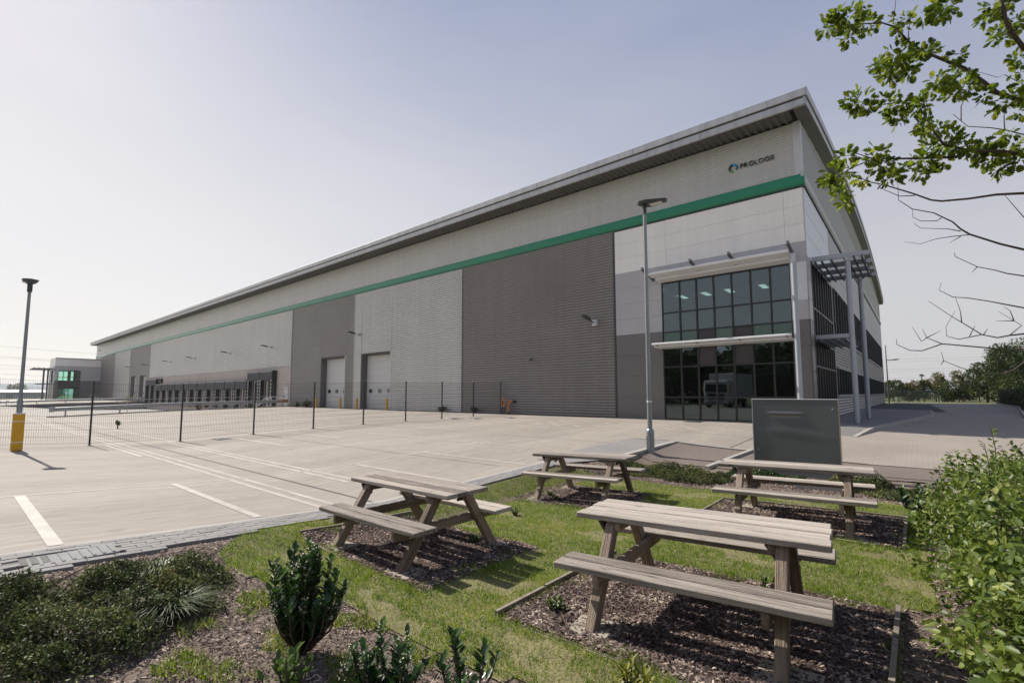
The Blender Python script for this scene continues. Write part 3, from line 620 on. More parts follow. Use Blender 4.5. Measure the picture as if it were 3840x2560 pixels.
# front glazing
def glazing():
    g = MB(); ys0, ys1 = YW-.03, YW+.10
    cols = [GL0, -8.64, -7.83, -7.03, -6.23, -5.43, -4.64, GL1]; rows = [.52, 1.57, 3.04, 3.96, 4.22, 4.76, 5.71, 7.22]
    for x in cols: MB().box(x-.035, x+.035, ys0, ys1, .52, 7.22).build('mullion', 'frame_black', WH)
    for z in rows: MB().box(GL0+.036, GL1-.036, ys0+.005, ys1-.005, z-.032, z+.032).build('transom', 'frame_black', WH)
    for r in range(len(rows)-1):
        for c in range(7):
            b = (cols[c]+.036, cols[c+1]-.036, YW+.03, YW+.045, rows[r]+.033, rows[r+1]-.033)
            if r == 3: m = 'spandrel'
            elif c in (2, 4) and r in (2, 4): m = 'spandrel'
            elif r == 4: m = 'glass_green'
            else: m = 'glass'
            MB().box(*b).build('glass_pane' if 'glass' in m else 'spandrel_panel', m, WH)
glazing()
# rooms behind the glass
box('room_ceiling', 'ceiling_white', WH, -14, XC-.3, YW+.3, 32, 7.32, 7.4)
box('room_floor', 'room_floor', WH, -14, XC-.3, YW+.15, 32, 3.95, 4.2)
box('room_floor', 'room_floor', WH, -14, XC-.3, YW+.15, 32, .35, .5)
box('room_wall', 'room_dark', WH, -14, XC-.3, 32, 32.2, .3, 7.4)
box('room_wall', 'room_dark', WH, -14.2, -14, YW+.3, 32.2, .3, 7.4)
box('ceiling_bulkhead', 'room_dark', WH, GL0, GL1, YW+.3, YW+.9, 6.7, 7.31)
for x, ya, yb in ((-9.9,23.9,27.2),(-8.6,23.4,27.2),(-7.37,23.5,27.2),(-5.72,23.3,27.2)):
    lt = box('ceiling_light', 'white_metal', WH, x-.16, x+.16, ya, yb, 7.20, 7.28)
    n = 8
    for k in range(n):
        y = ya+(yb-ya)*(k+.12)/n; box('light_louvre', 'tube_light', lt, x-.14, x+.14, y, y+(yb-ya)/n*.62, 7.185, 7.199)
# sun canopies over the glazing
def canopy():
    c = MB().prism([(21.78,7.58),(21.80,7.62),(22.24,7.54),(22.26,7.47),(22.22,7.44),(21.80,7.50)], -9.8, -3.72, 'x').build('sun_canopy', 'white_metal', WH)
    MB().prism([(22.26,7.42),(22.66,7.34),(22.66,7.25),(22.26,7.33)], -9.6, -3.78, 'x').build('canopy_blade', 'white_metal', c)
    for x in (-9.92, -7.6, -5.93, -3.66):
        MB().bar((x,21.36,7.78),(x,22.74,7.46),.085,.14).build('canopy_arm', 'steel_dark', c)
        for k in range(4): y = 21.7+k*.28; MB().box(x-.05,x+.05,y-.03,y+.03,7.70-k*.062,7.77-k*.062).build('bolt', 'galv', c)
    c2 = MB().tube([(-9.75,21.95,4.12),(-3.78,21.95,4.12)], .062, 12).build('sun_canopy', 'white_metal', WH, smooth=True)
    MB().prism([(22.08,4.05),(22.72,4.0),(22.72,3.93),(22.08,3.98)], -9.7, -3.82, 'x').build('canopy_blade', 'white_metal', c2)
    for x in (-9.5, -7.6, -5.75, -3.95): MB().bar((x,21.9,4.1),(x,22.74,3.96),.05,.10).build('canopy_arm', 'steel_dark', c2)
    cl = MB().tube([(-3.56,21.8,.42),(-3.56,21.8,7.02)], .10, 20).build('column', 'column_grey', WH, smooth=True)
    MB().tube([(-3.56,21.8,.42),(-3.56,21.8,.50)], .18, 20).build('base_plate', 'galv', cl)
    MB().box(-3.64,-3.48,21.7,22.0,7.02,7.40).build('head_bracket', 'galv', cl)
canopy()
# level-access doors
def leveldoor(x0, x1, ztop, seg_m='door_grey'):
    yd = YW+.5
    d = box('door', seg_m, WH, x0+.12, x1-.1, yd, yd+.06, .35, ztop-.08)
    box('door_jamb', 'jamb', WH, x0-.02, x0+.1, YW-.06, yd+.1, .35, ztop+.05); box('door_jamb', 'flash_light', WH, x1-.1, x1+.0, YW-.07, yd+.1, .35, ztop+.05)
    box('door_head', 'flash_dark', WH, x0+.1, x1-.1, YW-.06, yd+.1, ztop-.06, ztop+.05)
    n = 8
    for k in range(n):
        z0 = .4+k*(ztop-.5)/n; MB().bevbox(x0+.14, x1-.12, yd-.022, yd+.002, z0+.006, z0+(ztop-.5)/n-.006, .008).build('door_panel', seg_m, d)
    for k in range(3):
        xw = x0+.75+k*1.32
        w = MB().bevbox(xw-.24, xw+.24, yd-.03, yd-.018, 1.84, 2.16, .004).build('door_window', 'black_rubber', d)
        box('pane', 'glass', w, xw-.19, xw+.19, yd-.036, yd-.031, 1.88, 2.12)
leveldoor(-43.1, -38.8, 5.11); leveldoor(-36.3, -32.0, 5.11); leveldoor(-115.2, -111.3, 5.16); leveldoor(-108.8, -104.7, 5.16)
# loading docks
box('dock_wall', 'dock_concrete', WH, J5, J4-.1, YW-.055, YW+.009, -.9, 4.60)
for x in np.arange(-101, -50, 6.7): box('wall_joint', 'retain_concrete', WH, x-.012, x+.012, YW-.058, YW-.054, 3.4, 4.6)
def dock(x0, x1, zt, zs=.55, proto=None):
    if proto is not None:
        o = dup(proto[0], WH); o.location.x += x0-proto[1]; return o
    d = .5; y1 = YW-.056
    f = MB(); f.box(x0+.02, x0+.14, y1-d, y1, zs-.3, zt); f.box(x1-.14, x1-.02, y1-d, y1, zs-.3, zt); f.box(x0+.14, x1-.14, y1-d, y1, zt-.12, zt)
    s = f.build('dock_shelter', 'black_rubber', WH)
    MB().box(x0+.15, x1-.15, y1-d-.012, y1-d+.02, zt-1.02, zt-.13).build('head_curtain', 'curtain_grey', s)
    MB().box(x0+.15, x1-.15, y1-d-.014, y1-d+.01, zt-.12, zt-.04).build('head_trim', 'galv', s)
    for a in (x0+.15, x1-.42):
        MB().box(a, a+.27, y1-d-.01, y1-d+.02, zs-.1, zt-1.03).build('side_curtain', 'curtain_grey', s)
        k = 0; z = zs-.05
        while z < zt-1.15:
            MB().box(a+.05, a+.2, y1-d-.016, y1-d-.011, z, z+.2).build('guide_mark', 'dock_white', s); z += .37
    MB().box(x0+.45, x1-.45, y1-.02, y1-.003, zs, zt-.2).build('dock_door', 'room_dark', s)
    MB().box(x0+1.0, x0+1.25, y1-.10, y1-.021, zs, zt-.3).build('door_track', 'dock_concrete', s)
    MB().box(x0+.3, x1-.3, y1-.30, y1-.001, zs-.55, zs-.02).build('leveller', 'steel_dark', s)
    for a in (x0+.3, x1-.5): MB().box(a, a+.2, y1-.42, y1-.301, zs-.5, zs-.1).build('bumper', 'black_rubber', s)
    return s
DX = -58.95
d0 = (dock(DX-3.36, DX, 3.4), DX-3.36)
for k in range(1, 11): dock(DX-3.36*(k+1), DX-3.36*k, 3.4, proto=d0)
d1 = (dock(-55.6, -52.3, 4.27), -55.6); dock(-58.85, -55.6, 4.27, proto=d1); dock(-102.4, -99.1, 4.27, proto=d1); dock(-99.2, -95.95, 4.27, proto=d1)
box('wall_box', 'black_rubber', WH, -95.8, -94.1, YW-.35, YW-.056, 3.6, 4.3)
pd = box('personnel_door', 'flash_light', WH, -50.5, -49.6, YW-.09, YW-.056, .5, 2.5); box('door_handle', 'lamp_dark', pd, -50.4, -50.3, YW-.13, YW-.091, 1.45, 1.6)
box('door_lamp', 'reflective', WH, -50.15, -49.95, YW-.2, YW-.056, 2.62, 2.8)
box('landing', 'pit_concrete', WH, -51.2, -49.25, YW-1.4, YW-.056, -.9, .46)
# roof: shallow barrel vault with deep eaves
YM = 50.
zroof = lambda y: 14.03+2.15*(1-((y-YM)/28.5)**2)
zgbot = lambda y: 13.36+2.10*(1-((y-YM)/28.5)**2)
zgw = lambda y: 13.34+1.75*(1-((y-YM)/27.3)**2)
ys = np.linspace(21.5, 78.5, 41); xa, xb = -150.45, -2.8
V = [(x, y, zroof(y)) for x in (xa, xb) for y in ys]; F = [(i, 41+i, 41+i+1, i+1) for i in range(40)]
rf = mesh_np('roof', V, np.array(F), 'roof_sheet', WH, smooth=True)
MB().bevbox(xa, xb, 21.53, 21.63, 13.34, 13.64, .012).build('fascia', 'fascia', rf)
MB().bevbox(xa, xb+.02, 21.48, 21.58, 13.71, 14.03, .012).build('fascia', 'fascia', rf)
box('fascia_gap', 'flash_dark', rf, xa+.02, xb-.02, 21.575, 21.62, 13.64, 13.72)
for k in range(24): box('fascia_joint', 'soffit', rf, xb-1.4-k*6.1, xb-1.38-k*6.1, 21.478, 21.484, 13.71, 14.02); box('fascia_joint', 'soffit', rf, xb-4.2-k*6.1, xb-4.18-k*6.1, 21.528, 21.534, 13.35, 13.65)
# ribbed soffit under the long eave
n = int((xb-.45-xa)/.30); V = []; 
for i in range(n):
    for a, b in PROF: V.append((xa+.02+(i+a)*.30, 13.36+.10*b))
k = len(V); VV = [(x, 21.6, z) for x, z in V]+[(x, YW+.01, z+.0) for x, z in V]
mesh_np('soffit', VV, np.array([(i, i+1, k+i+1, k+i) for i in range(k-1)]), 'soffit', rf)
box('soffit', 'soffit', rf, xb-.46, xb-.02, 21.6, YW-.02, 13.345, 13.37)
# gable eave: soffit strip and two-tier fascia that follow the curve
VV = [(XC-.02, y, zgw(max(22.7, min(77.3, y)))) for y in ys]+[(xb-.02, y, zgbot(y)) for y in ys]
mesh_np('soffit', VV, np.array([(i, 41+i, 41+i+1, i+1) for i in range(40)]), 'jamb', rf)
for (x0, a, b, m) in ((xb-.03, .0, .30, 'fascia'), (xb+.03, .34, .68, 'fascia')):
    VV = []
    for y in ys: VV += [(x0-.05, y, zgbot(y)+a), (x0+.03, y, zgbot(y)+a), (x0+.03, y, zgbot(y)+b), (x0-.05, y, zgbot(y)+b)]
    FF = []
    for i in range(40):
        for q in range(4): FF.append((4*i+q, 4*i+(q+1)%4, 4*i+4+(q+1)%4, 4*i+4+q))
    FF += [(0,1,2,3), (160,163,162,161)]
    mesh_np('fascia', VV, FF, m, rf)
# gable wall
corrY('gable_panel', 'clad_gable', YW+.3, 77.5, ZT+.12, 13.34, pitch=.25, d=.03)
corrY('gable_panel', 'clad_gable', 0, 0, 13.34, 15.05, pitch=.25, d=.03, rngf=lambda z: (YM-27.3*math.sqrt(max(0, 1-(z-13.34)/1.75)), YM+27.3*math.sqrt(max(0, 1-(z-13.34)/1.75))))
def sidepanel(m, y0, y1, z0, z1): MB().bevbox(XC-.01, XC+.04, y0+.008, y1-.008, z0+.007, z1-.007, .006).build('wall_panel', m, WH)
for k in range(3): sidepanel('cool_panel', YW+.02, 29.85, 7.45+k, 8.45+k)
for k in range(3): sidepanel('lgrey_panel', YW+.02, 23.6, 4.8+k*.88, 5.68+k*.88)
for k in range(4): sidepanel('dgrey_panel', YW+.02, 23.6, .5+k*1.075, 1.575+k*1.075)
for k in range(3):
    for a in range(6): sidepanel('clad_gable', 29.95+a*7.9, 29.95+(a+1)*7.9, 7.45+k, 8.45+k)
corrY('cladding_panel', 'clad_mid', 29.95, 77.4, 3.15, 4.72, pitch=.152, d=.03); corrY('cladding_panel', 'clad_mid', 29.95, 77.4, .5, 1.58, pitch=.152, d=.03)
box('corner_trim', 'flash_light', WH, XC-.02, XC+.05, 77.35, 77.6, .5, 13.2)
box('corner_trim', 'flash_light', WH, XC-.02, XC+.05, 29.84, 29.96, .5, 7.44)
def sidewin(y0, y1, z0, z1, n):
    f = box('window', 'frame_black', WH, XC-.01, XC+.03, y0, y1, z0, z1)
    w = (y1-y0)/n
    for k in range(n): box('pane', 'glass', f, XC+.031, XC+.04, y0+k*w+.05, y0+(k+1)*w-.05, z0+.06, z1-.06)
    for k in range(n+1): box('mullion', 'frame_black', f, XC+.03, XC+.10, y0+k*w-.04, y0+k*w+.04, z0, z1)
    box('sill', 'flash_light', f, XC+.0, XC+.12, y0-.05, y1+.05, z0-.07, z0-.001); box('head', 'flash_light', f, XC+.0, XC+.12, y0-.05, y1+.05, z1+.001, z1+.06)
for y0, y1, n in ((30.6,37,5),(40.9,48.6,6),(52.9,75.2,16)):
    sidewin(y0, y1, 1.66, 3.08, n); sidewin(y0, y1, 4.80, 7.38, n)
for y0, y1 in ((29.96,30.55),(37.06,40.84),(48.66,52.84),(75.26,77.34)):
    corrY('cladding_panel', 'clad_mid', y0, y1, 1.58, 3.15); corrY('cladding_panel', 'clad_mid', y0, y1, 4.72, 7.45)
# entrance glazing on the short side
ys_ = np.linspace(23.66, 29.8, 9)
for y in ys_: box('mullion', 'frame_black', WH, XC-.12, XC+.06, y-.04, y+.04, .5, 7.42)
for z in (.55, 2.9, 4.0, 5.4, 7.38): box('transom', 'frame_black', WH, XC-.1, XC+.05, 23.70, 29.76, z-.04, z+.04)
for i in range(8):
    for z0, z1 in ((.6,2.85),(2.95,3.95),(4.05,5.35),(5.45,7.33)): box('glass_pane', 'glass', WH, XC-.03, XC-.015, ys_[i]+.041, ys_[i+1]-.041, z0, z1)
# entrance canopies and columns
ec = MB()
for y in (24.0, 25.55, 27.1, 28.65): MB().bar((XC,y,7.55),(-1.22,y,7.50),.09,.20).build('canopy_beam', 'column_grey' if y == 24 else 'steel_dark', WH); MB().tube([(-1.30,y-.06,7.5),(-1.30,y+.06,7.5)], .10, 12).build('beam_end', 'column_grey', WH)
for x in (-3.1, -2.85, -2.5, -1.95, -1.72, -1.45): MB().bar((x,23.95,7.40),(x,28.7,7.40),.07,.10).build('canopy_rail', 'steel_dark', WH)
for y in (24.0, 25.55, 27.1, 28.65): MB().bar((XC,y,4.14),(-2.05,y,4.14),.08,.17).build('canopy_beam', 'column_grey' if y == 24 else 'steel_dark', WH)
for x in (-3.05, -2.75, -2.45, -2.15): MB().bar((x,23.95,4.0),(x,28.7,4.0),.06,.10).build('canopy_rail', 'steel_dark', WH)
for x, y, m in ((-1.94,24.0,'column_grey'),(-1.86,28.65,'column_grey')):
    cl = MB().tube([(x,y,.66),(x,y,7.30)], .10, 20).build('column', m, WH, smooth=True)
    MB().tube([(x,y,.5),(x,y,.66)], .085, 14).build('base', 'galv', cl); MB().box(x-.09,x+.09,y-.12,y+.12,7.30,7.42).build('head_bracket', 'galv', cl)

# ============================================================ SIGNS ON THE WALL
def letters(txt, size, bold, x, z, y, parent, m='logo_dark', ext=.02):
    """each letter its own mesh, standing proud of the wall"""
    for ch in txt:
        cu = bpy.data.curves.new('letter', 'FONT'); cu.body = ch; cu.size = size; cu.extrude = ext; cu.offset = bold
        ob = bpy.data.objects.new('tmp', cu); C.objects.link(ob); bpy.context.view_layer.update()
        me = bpy.data.meshes.new_from_object(ob.evaluated_get(bpy.context.evaluated_depsgraph_get())); bpy.data.objects.remove(ob)
        xs = [v.co.x for v in me.vertices]; w = max(xs)-min(xs); x0 = min(xs); o = Vector(wloc(parent))
        for v in me.vertices: v.co = Vector((x+(v.co.x-x0), y-v.co.z, z+v.co.y))-o
        me.materials.append(M[m]); lo = bpy.data.objects.new('letter', me); C.objects.link(lo); lo.parent = parent
        x += w+size*.11
    return x
def logo(x, lab):
    t = thing('logo_sign', (x, YW-.05, 11.9), lab, 'sign')
    cx, cz, r = x+.20, 12.08, .205
    def arcp(a0, a1, r0, r1, m, name, skew=0):
        n = 8; P = []
        for i in range(n+1): a = R_(a0+(a1-a0)*i/n); P.append((cx+r1*math.cos(a), cz+r1*math.sin(a)))
        for i in range(n, -1, -1): a = R_(a0+(a1-a0)*i/n+skew*.0); P.append((cx+r0*math.cos(a), cz+r0*math.sin(a)))
        V = [(p[0], y, p[1]) for y in (YW-.07, YW-.03) for p in P]; k = len(P)
        F = [(i, (i+1)%k, k+(i+1)%k, k+i) for i in range(k)]+[tuple(range(k))[::-1], tuple(range(k, 2*k))]
        mesh_np(name, V, F, m, t)
    arcp(98, 212, r*.55, r, 'logo_dark', 'emblem_piece'); arcp(218, 268, r*.62, r, 'logo_green', 'emblem_piece')
    arcp(25, 92, r*.52, r, 'logo_blue', 'emblem_piece'); arcp(-38, 18, r*.58, r, 'logo_teal', 'emblem_piece')
    xe = letters('PRO', .295, .0022, x+.50, 11.97, YW-.06, t); letters('LOGIS', .295, -.001, xe, 11.97, YW-.05, t)
    return t
logo(-6.13, 'dark lettering sign with round blue and green emblem high on the white-cornered end')
logo(-147.4, 'small dark lettering sign high at the far end of the long wall')

# ============================================================ WALL LIGHTS, BOLLARDS, STANDPIPE
def walllight(x, z, lab, grp=None):
    t = thing('wall_light', (x, YW-.04, z), lab, 'light', grp)
    MB().box(x-.09, x+.09, YW-.10, YW-.036, z-.14, z+.14).build('bracket', 'lamp_grey', t)
    MB().bar((x,YW-.09,z),(x,YW-.62,z+.06),.045,.045).build('arm', 'lamp_grey', t)
    MB().prism([(YW-1.25,z+.14),(YW-.58,z+.02),(YW-.58,z+.13),(YW-1.22,z+.21)], x-.17, x+.17, 'x').build('lamp_head', 'lamp_dark', t)
FG = 'floodlights above the loading doors'
for x, lb in ((-114.5,'floodlight above the roller doors beyond the loading docks'),(-103.4,'floodlight at the joint between silver dock wall and grey door bay'),(-90.4,'floodlight above the even row of low dock shelters'),(-78.8,'floodlight above the even row of low dock shelters'),(-65.6,'floodlight above the even row of low dock shelters'),(-53.9,'floodlight above the two tall dock shelters beside the pale personnel door')): walllight(x, 6.84, lb, FG)
walllight(-36.6, 6.84, 'floodlight on a short arm between the two roller doors')
t = thing('wall_light', (-13.3,YW-.04,5.6), 'black floodlight on a pale box mounted on the dark cladding', 'light')
MB().bevbox(-13.42,-13.14,YW-.26,YW-.036,5.42,5.74,.01).build('junction_box', 'flash_light', t); MB().bar((-13.3,YW-.25,5.6),(-13.3,YW-.9,5.72),.05,.05).build('arm', 'lamp_dark', t)
MB().prism([(YW-1.3,5.84),(YW-.8,5.68),(YW-.8,5.78),(YW-1.3,5.90)], -13.45, -13.15, 'x').build('lamp_head', 'lamp_dark', t)
t = thing('security_camera', (-17.73,YW-.04,3.82), 'small black camera on the dark cladding', 'camera')
MB().box(-17.78,-17.68,YW-.10,YW-.036,3.78,3.88).build('bracket', 'lamp_dark', t); MB().tube([(-17.73,YW-.1,3.82),(-17.66,YW-.38,3.74)], .05, 8).build('body', 'lamp_dark', t)
def bollard(x, y, lab, h=.95):
    z = float(zyard(y)); t = thing('bollard', (x,y,z), lab, 'bollard', 'yellow bollards by the doors')
    MB().tube([(x,y,z-.05),(x,y,z+h-.04),(x,y,z+h)], [.085,.085,.05], 12).build('post', 'yellow', t, smooth=True)
    MB().tube([(x,y,z-.02),(x,y,z+.015)], .14, 12).build('base_plate', 'steel_dark', t)
bollard(-42.6, 22.12, 'yellow bollard at the jamb of the roller door near the shrubs'); bollard(-38.4, 22.12, 'yellow bollard in front of the roller door set in mid-grey cladding')
bollard(-35.8, 22.12, 'yellow bollard between the two roller doors against silver ribs'); bollard(-31.6, 22.12, 'yellow bollard at the edge of the roller door set in silver cladding')
for x in (-114.6, -110.6, -108, -104.4): bollard(x, 22.1, 'tiny yellow bollard by the doors beyond the loading docks')
t = thing('standpipe', (-19.35,YW-.35,.5), 'orange standpipe with black elbow at the foot of the dark wall', 'pipe')
MB().tube([(-19.38,YW-.35,.45),(-19.38,YW-.35,1.0),(-19.35,YW-.33,1.18),(-19.24,YW-.28,1.30),(-19.12,YW-.18,1.30)], [.055]*5, 12).build('pipe', 'orange', t, smooth=True)
MB().tube([(-19.16,YW-.22,1.30),(-19.02,YW-.05,1.24)], .075, 12).build('coupling', 'black_rubber', t); MB().tube([(-19.38,YW-.35,.45),(-19.38,YW-.35,.62)], .075, 12).build('foot', 'black_rubber', t)
t = thing('notice_post', (-19.7,YW-.45,.5), 'orange framed notice on two dark posts beside the standpipe', 'sign')
for x in (-19.79, -19.63): MB().box(x-.03,x+.03,YW-.47,YW-.41,.42,.95).build('post', 'lamp_dark', t)
MB().bevbox(-19.84,-19.58,YW-.50,YW-.471,.95,1.42,.02).build('frame', 'orange', t); MB().box(-19.77,-19.65,YW-.508,YW-.5001,1.02,1.34).build('panel', 'lamp_dark', t)

# ============================================================ FENCE, GUARD RAILS
def meshfence():
    X = -20.12; t = thing('mesh_fence', (X, 8, .17), 'black weld-mesh fence with slim posts crossing the yard to the wall', 'fence')
    ys = [22.55-2.44*k for k in range(13)]
    for y in ys:
        z = float(zyard(y)); p = MB().bevbox(X-.025,X+.025,y-.024,y+.024,z-.02,z+2.03,.004).build('post', 'fence_black', t)
        MB().box(X-.11,X+.11,y-.07,y+.07,z-.01,z+.014).build('base_plate', 'fence_black', p); MB().bevbox(X-.034,X+.034,y-.034,y+.034,z+2.03,z+2.05,.004).build('cap', 'lamp_grey', p)
    w = MB()
    for a, b in zip(ys, ys[1:]):
        n = 48; za, zb = float(zyard(a)), float(zyard(b))
        for i in range(1, n):
            y = a+(b-a)*i/n; z = za+(zb-za)*i/n; w.box(X-.002,X+.002,y-.002,y+.002,z+.06,z+1.97)
        for k in range(10):
            h = .08+k*.208
            for dx in (-.007, .007): w.bar((X+dx,a,za+h),(X+dx,b,zb+h),.0045,.0045)
    o = w.build('wire_mesh', 'fence_black', t); o['kind'] = 'stuff'
meshfence()
WB = [(0,.48),(.04,.50),(.04,.57),(.0,.61),(.0,.65),(.04,.69),(.04,.76),(0,.78),(-.012,.78),(-.012,.48)]
def guardrail(X, y0, y1, lab, step=3.2, dz=.0):
    t = thing('guard_rail', (X, y0, float(zyard(y0))), lab, 'barrier'); n = max(1, int((y1-y0)/2)); V = []; F = []
    for i in range(n+1):
        y = y0+(y1-y0)*i/n; z = float(zyard(y))+dz
        for a, b in WB: V.append((X+a, y, z+b-.06))
    k = len(WB)
    for i in range(n):
        for q in range(k): F.append((i*k+q, i*k+(q+1)%k, (i+1)*k+(q+1)%k, (i+1)*k+q))
    F += [tuple(range(k)), tuple(n*k+q for q in range(k))[::-1]]
    mesh_np('beam', V, F, 'galv', t)
    y = y0+.7
    while y < y1:
        z = float(zyard(y)); MB().box(X-.09,X-.013,y-.05,y+.05,z-.05,z+.70+dz).build('post', 'galv', t); y += step
    z = float(zyard(y0))+dz
    MB().bevbox(X-.03,X+.07,y0-.22,y0+.10,z+.38,z+.76,.03).build('end_shoe', 'galv', t)
    return t
gr = guardrail(-49.05, 5.2, 22.5, 'galvanised crash barrier above the retaining wall on the near side of the dock ramp')
MB().bevbox(-49.03,-48.97,21.9,22.3,.95,1.22,.004).build('marker', 'orange', gr)
guardrail(-103.2, 5.2, 22.5, 'galvanised crash barrier on the far side of the dock ramp')
t = thing('handrail', (-49.25, 16, .4), 'thin tubular steel handrail along the top of the dock ramp wall', 'handrail')
MB().tube([(-49.25,y,float(zyard(y))+1.08) for y in (9.5,13,18,22.3)], .025, 6).build('rail', 'galv', t)
for y in np.arange(9.6, 22.4, 2.1): MB().tube([(-49.25,y,float(zyard(y))+.05),(-49.25,y,float(zyard(y))+1.08)], .022, 6).build('post', 'galv', t)
t = thing('stair_rail', (-50.6, 20.9, -.7), 'pale sloping stair handrails beside the last tall dock shelter', 'handrail')
for x in (-51.1, -50.2): MB().tube([(x,19.5,.25),(x,21.3,1.45),(x,22.0,1.45)], .03, 6).build('rail', 'white_metal', t); MB().tube([(x,21.3,.4),(x,21.3,1.45)], .03, 6).build('post', 'white_metal', t); MB().tube([(x,19.5,-.74),(x,19.5,.25)], .03, 6).build('post', 'white_metal', t)
for k in range(7): box('step', 'pit_concrete', t, -51.15, -50.15, 19.6+k*.27, 21.36, -.76+k*.17, -.76+(k+1)*.17)

# ============================================================ LAMP POSTS
def lamp_left():
    B = onG(58, 1690); x, y, z = B; y = float(onX(60,1690,x)[1]); zt = onX(117,1062,x)[2]; yt = onX(117,1062,x)[1]
    t = thing('lamp_post', (x,y,z), 'tall lamp post wrapped at its foot in a yellow banded guard beside the mesh fence', 'lamp post')
    MB().tube([(x,y,z),(x,y,z+1.35),(x,y,z+1.40),(x,y,zt-.25)], [.06,.06,.042,.034], 12).build('column', 'lamp_grey', t, smooth=True)
    MB().tube([(x,y,zt-.25),(x,y,zt+.02)], .055, 12).build('spigot', 'lamp_dark', t)
    # shallow dish-shaped head, lens below
    hd = MB()
    P = [(-.17,.11),(-.14,.055),(-.05,.0),(.05,.0),(.14,.055),(.17,.11),(.0,.13)]
    hd.prism([(y+a, zt+b-.02) for a, b in P], x-.14, x+.14, 'x'); hd.build('lamp_head', 'lamp_dark', t)
    MB().box(x-.07,x+.07,y-.16,y-.09,zt+.0,zt+.012).build('lens', 'reflective', t)
    zb = z+1.02
    g = MB().bevbox(x-.115,x+.115,y-.115,y+.115,z+.0,zb,.02).build('guard', 'yellow', t)
    for h in (.235, .80, 1.0): MB().bevbox(x-.118,x+.118,y-.118,y+.118,z+h-.027,z+h+.027,.02).build('reflective_band', 'reflective', g)
    for h in (.15, .45, .75, .95): MB().box(x-.06,x-.02,y+.1155,y+.123,z+h-.02,z+h+.02).build('catch', 'lamp_dark', g)
lamp_left()
def lamp_mid():
    x, y, z = -5.36, 11.81, float(zyard(11.81))-.1; zt = 6.55
    t = thing('lamp_post', (x,y,z), 'slim galvanised lamp post with stepped base beside the brown path', 'lamp post')
    MB().tube([(x,y,z-.05),(x,y,.74),(x,y,.80),(x,y,.84)], [.105,.105,.10,.062], 16).build('base', 'lamp_grey', t, smooth=True)
    MB().box(x-.045,x+.045,y-.125,y-.09,.25,.66).build('access_door', 'lamp_grey', t)
    MB().tube([(x,y,.83),(x,y,zt)], [.062,.045], 16).build('column', 'lamp_grey', t, smooth=True)
    MB().tube([(x,y,1.52),(x,y,1.56)], .066, 16).build('band', 'reflective', t)
    MB().tube([(x,y,zt),(x+.0,y,zt+.24)], .055, 12).build('spigot', 'lamp_dark', t)
    h = MB(); a = zt+.26                                            # flat kite-shaped head pointing towards the sign
    top = [(-.17,-.10),(-.08,.20),(.12,.24),(.62,.07),(.62,-.07),(.12,-.24),(-.08,-.20)]
    V = [(x+u, y+w, a-.06*u+.05) for u, w in top]+[(x+u*.96, y+w*.9, a-.08*u-.01) for u, w in top]; k = len(top)
    h.add(V, [(i, (i+1)%k, k+(i+1)%k, k+i) for i in range(k)]+[tuple(range(k))[::-1], tuple(range(k, 2*k))]); h.build('lamp_head', 'lamp_dark', t)
    MB().box(x+.18,x+.50,y-.09,y+.07,a-.062,a-.048).build('lens', 'reflective', t)
lamp_mid()
t = thing('street_lamp', (-2.9,79.2,.5), 'distant lamp column with a side arm at the far end of the office wall', 'lamp post')
MB().tube([(-2.9,79.2,.45),(-2.9,79.2,8.0)], [.09,.05], 10).build('column', 'steel_dark', t); MB().bar((-2.9,79.2,6.05),(-1.75,79.2,6.05),.09,.08).build('arm', 'steel_dark', t); MB().bevbox(-2.2,-1.55,79.05,79.35,6.08,6.18,.03).build('lamp_head', 'lamp_grey', t)

# ============================================================ MONOLITH SIGN
def monolith():
    x0, x1, y0, y1, zt = -2.72, -1.19, 11.1, 11.28, 1.63
    z0 = min(float(G(x0,y0)), float(G(x1,y0)))-.05
    t = thing('monolith_sign', ((x0+x1)/2, 11.2, z0), 'blank dark grey metal monolith sign with a dented face behind the picnic table', 'sign')
    # face sheet with a long crease and a shallow lower dent
    nx, nz = 60, 60; V = []; F = []
    for j in range(nz+1):
        for i in range(nx+1):
            u, v = i/nx, j/nz; x = x0+.008+(x1-x0-.016)*u; z = z0+(zt-.012-z0)*v
            s = max(0, min(1, (u-.17)/.06))*max(0, min(1, (.66-u)/.10)); d = .016*s*math.exp(-((v-.815)/.014)**2)-.010*s*math.exp(-((v-.79)/.02)**2)
            d += .008*math.exp(-((v-.56-.03*math.sin(u*5))/.05)**2)*max(0, math.sin(u*math.pi)); V.append((x, y0-.006-d, z))
    for j in range(nz):
        for i in range(nx): F.append((j*(nx+1)+i, j*(nx+1)+i+1, (j+1)*(nx+1)+i+1, (j+1)*(nx+1)+i))
    mesh_np('face', V, np.array(F), 'sign_face', t, smooth=True)
    MB().box(x0+.004,x1-.004,y0,y1-.004,z0,zt-.014).build('body', 'sign_edge', t)
    MB().bevbox(x0-.004,x1+.004,y0-.012,y1+.006,zt-.013,zt,.004).build('cap', 'flash_light', t)
    MB().box(x0-.002,x0+.012,y0-.02,y0-.001,z0,zt-.014).build('edge_trim', 'flash_light', t)
    MB().bevbox(x1-.003,x1+.004,y0-.012,y1,z0,zt-.014,.002).build('edge_trim', 'sign_edge', t)
    for u, v in ((.94,.88),(.06,.34)): MB().box(x0+(x1-x0)*u-.008,x0+(x1-x0)*u+.008,y0-.016,y0-.004,z0+(zt-z0)*v-.01,z0+(zt-z0)*v+.01).build('rivet', 'reflective', t)
monolith()

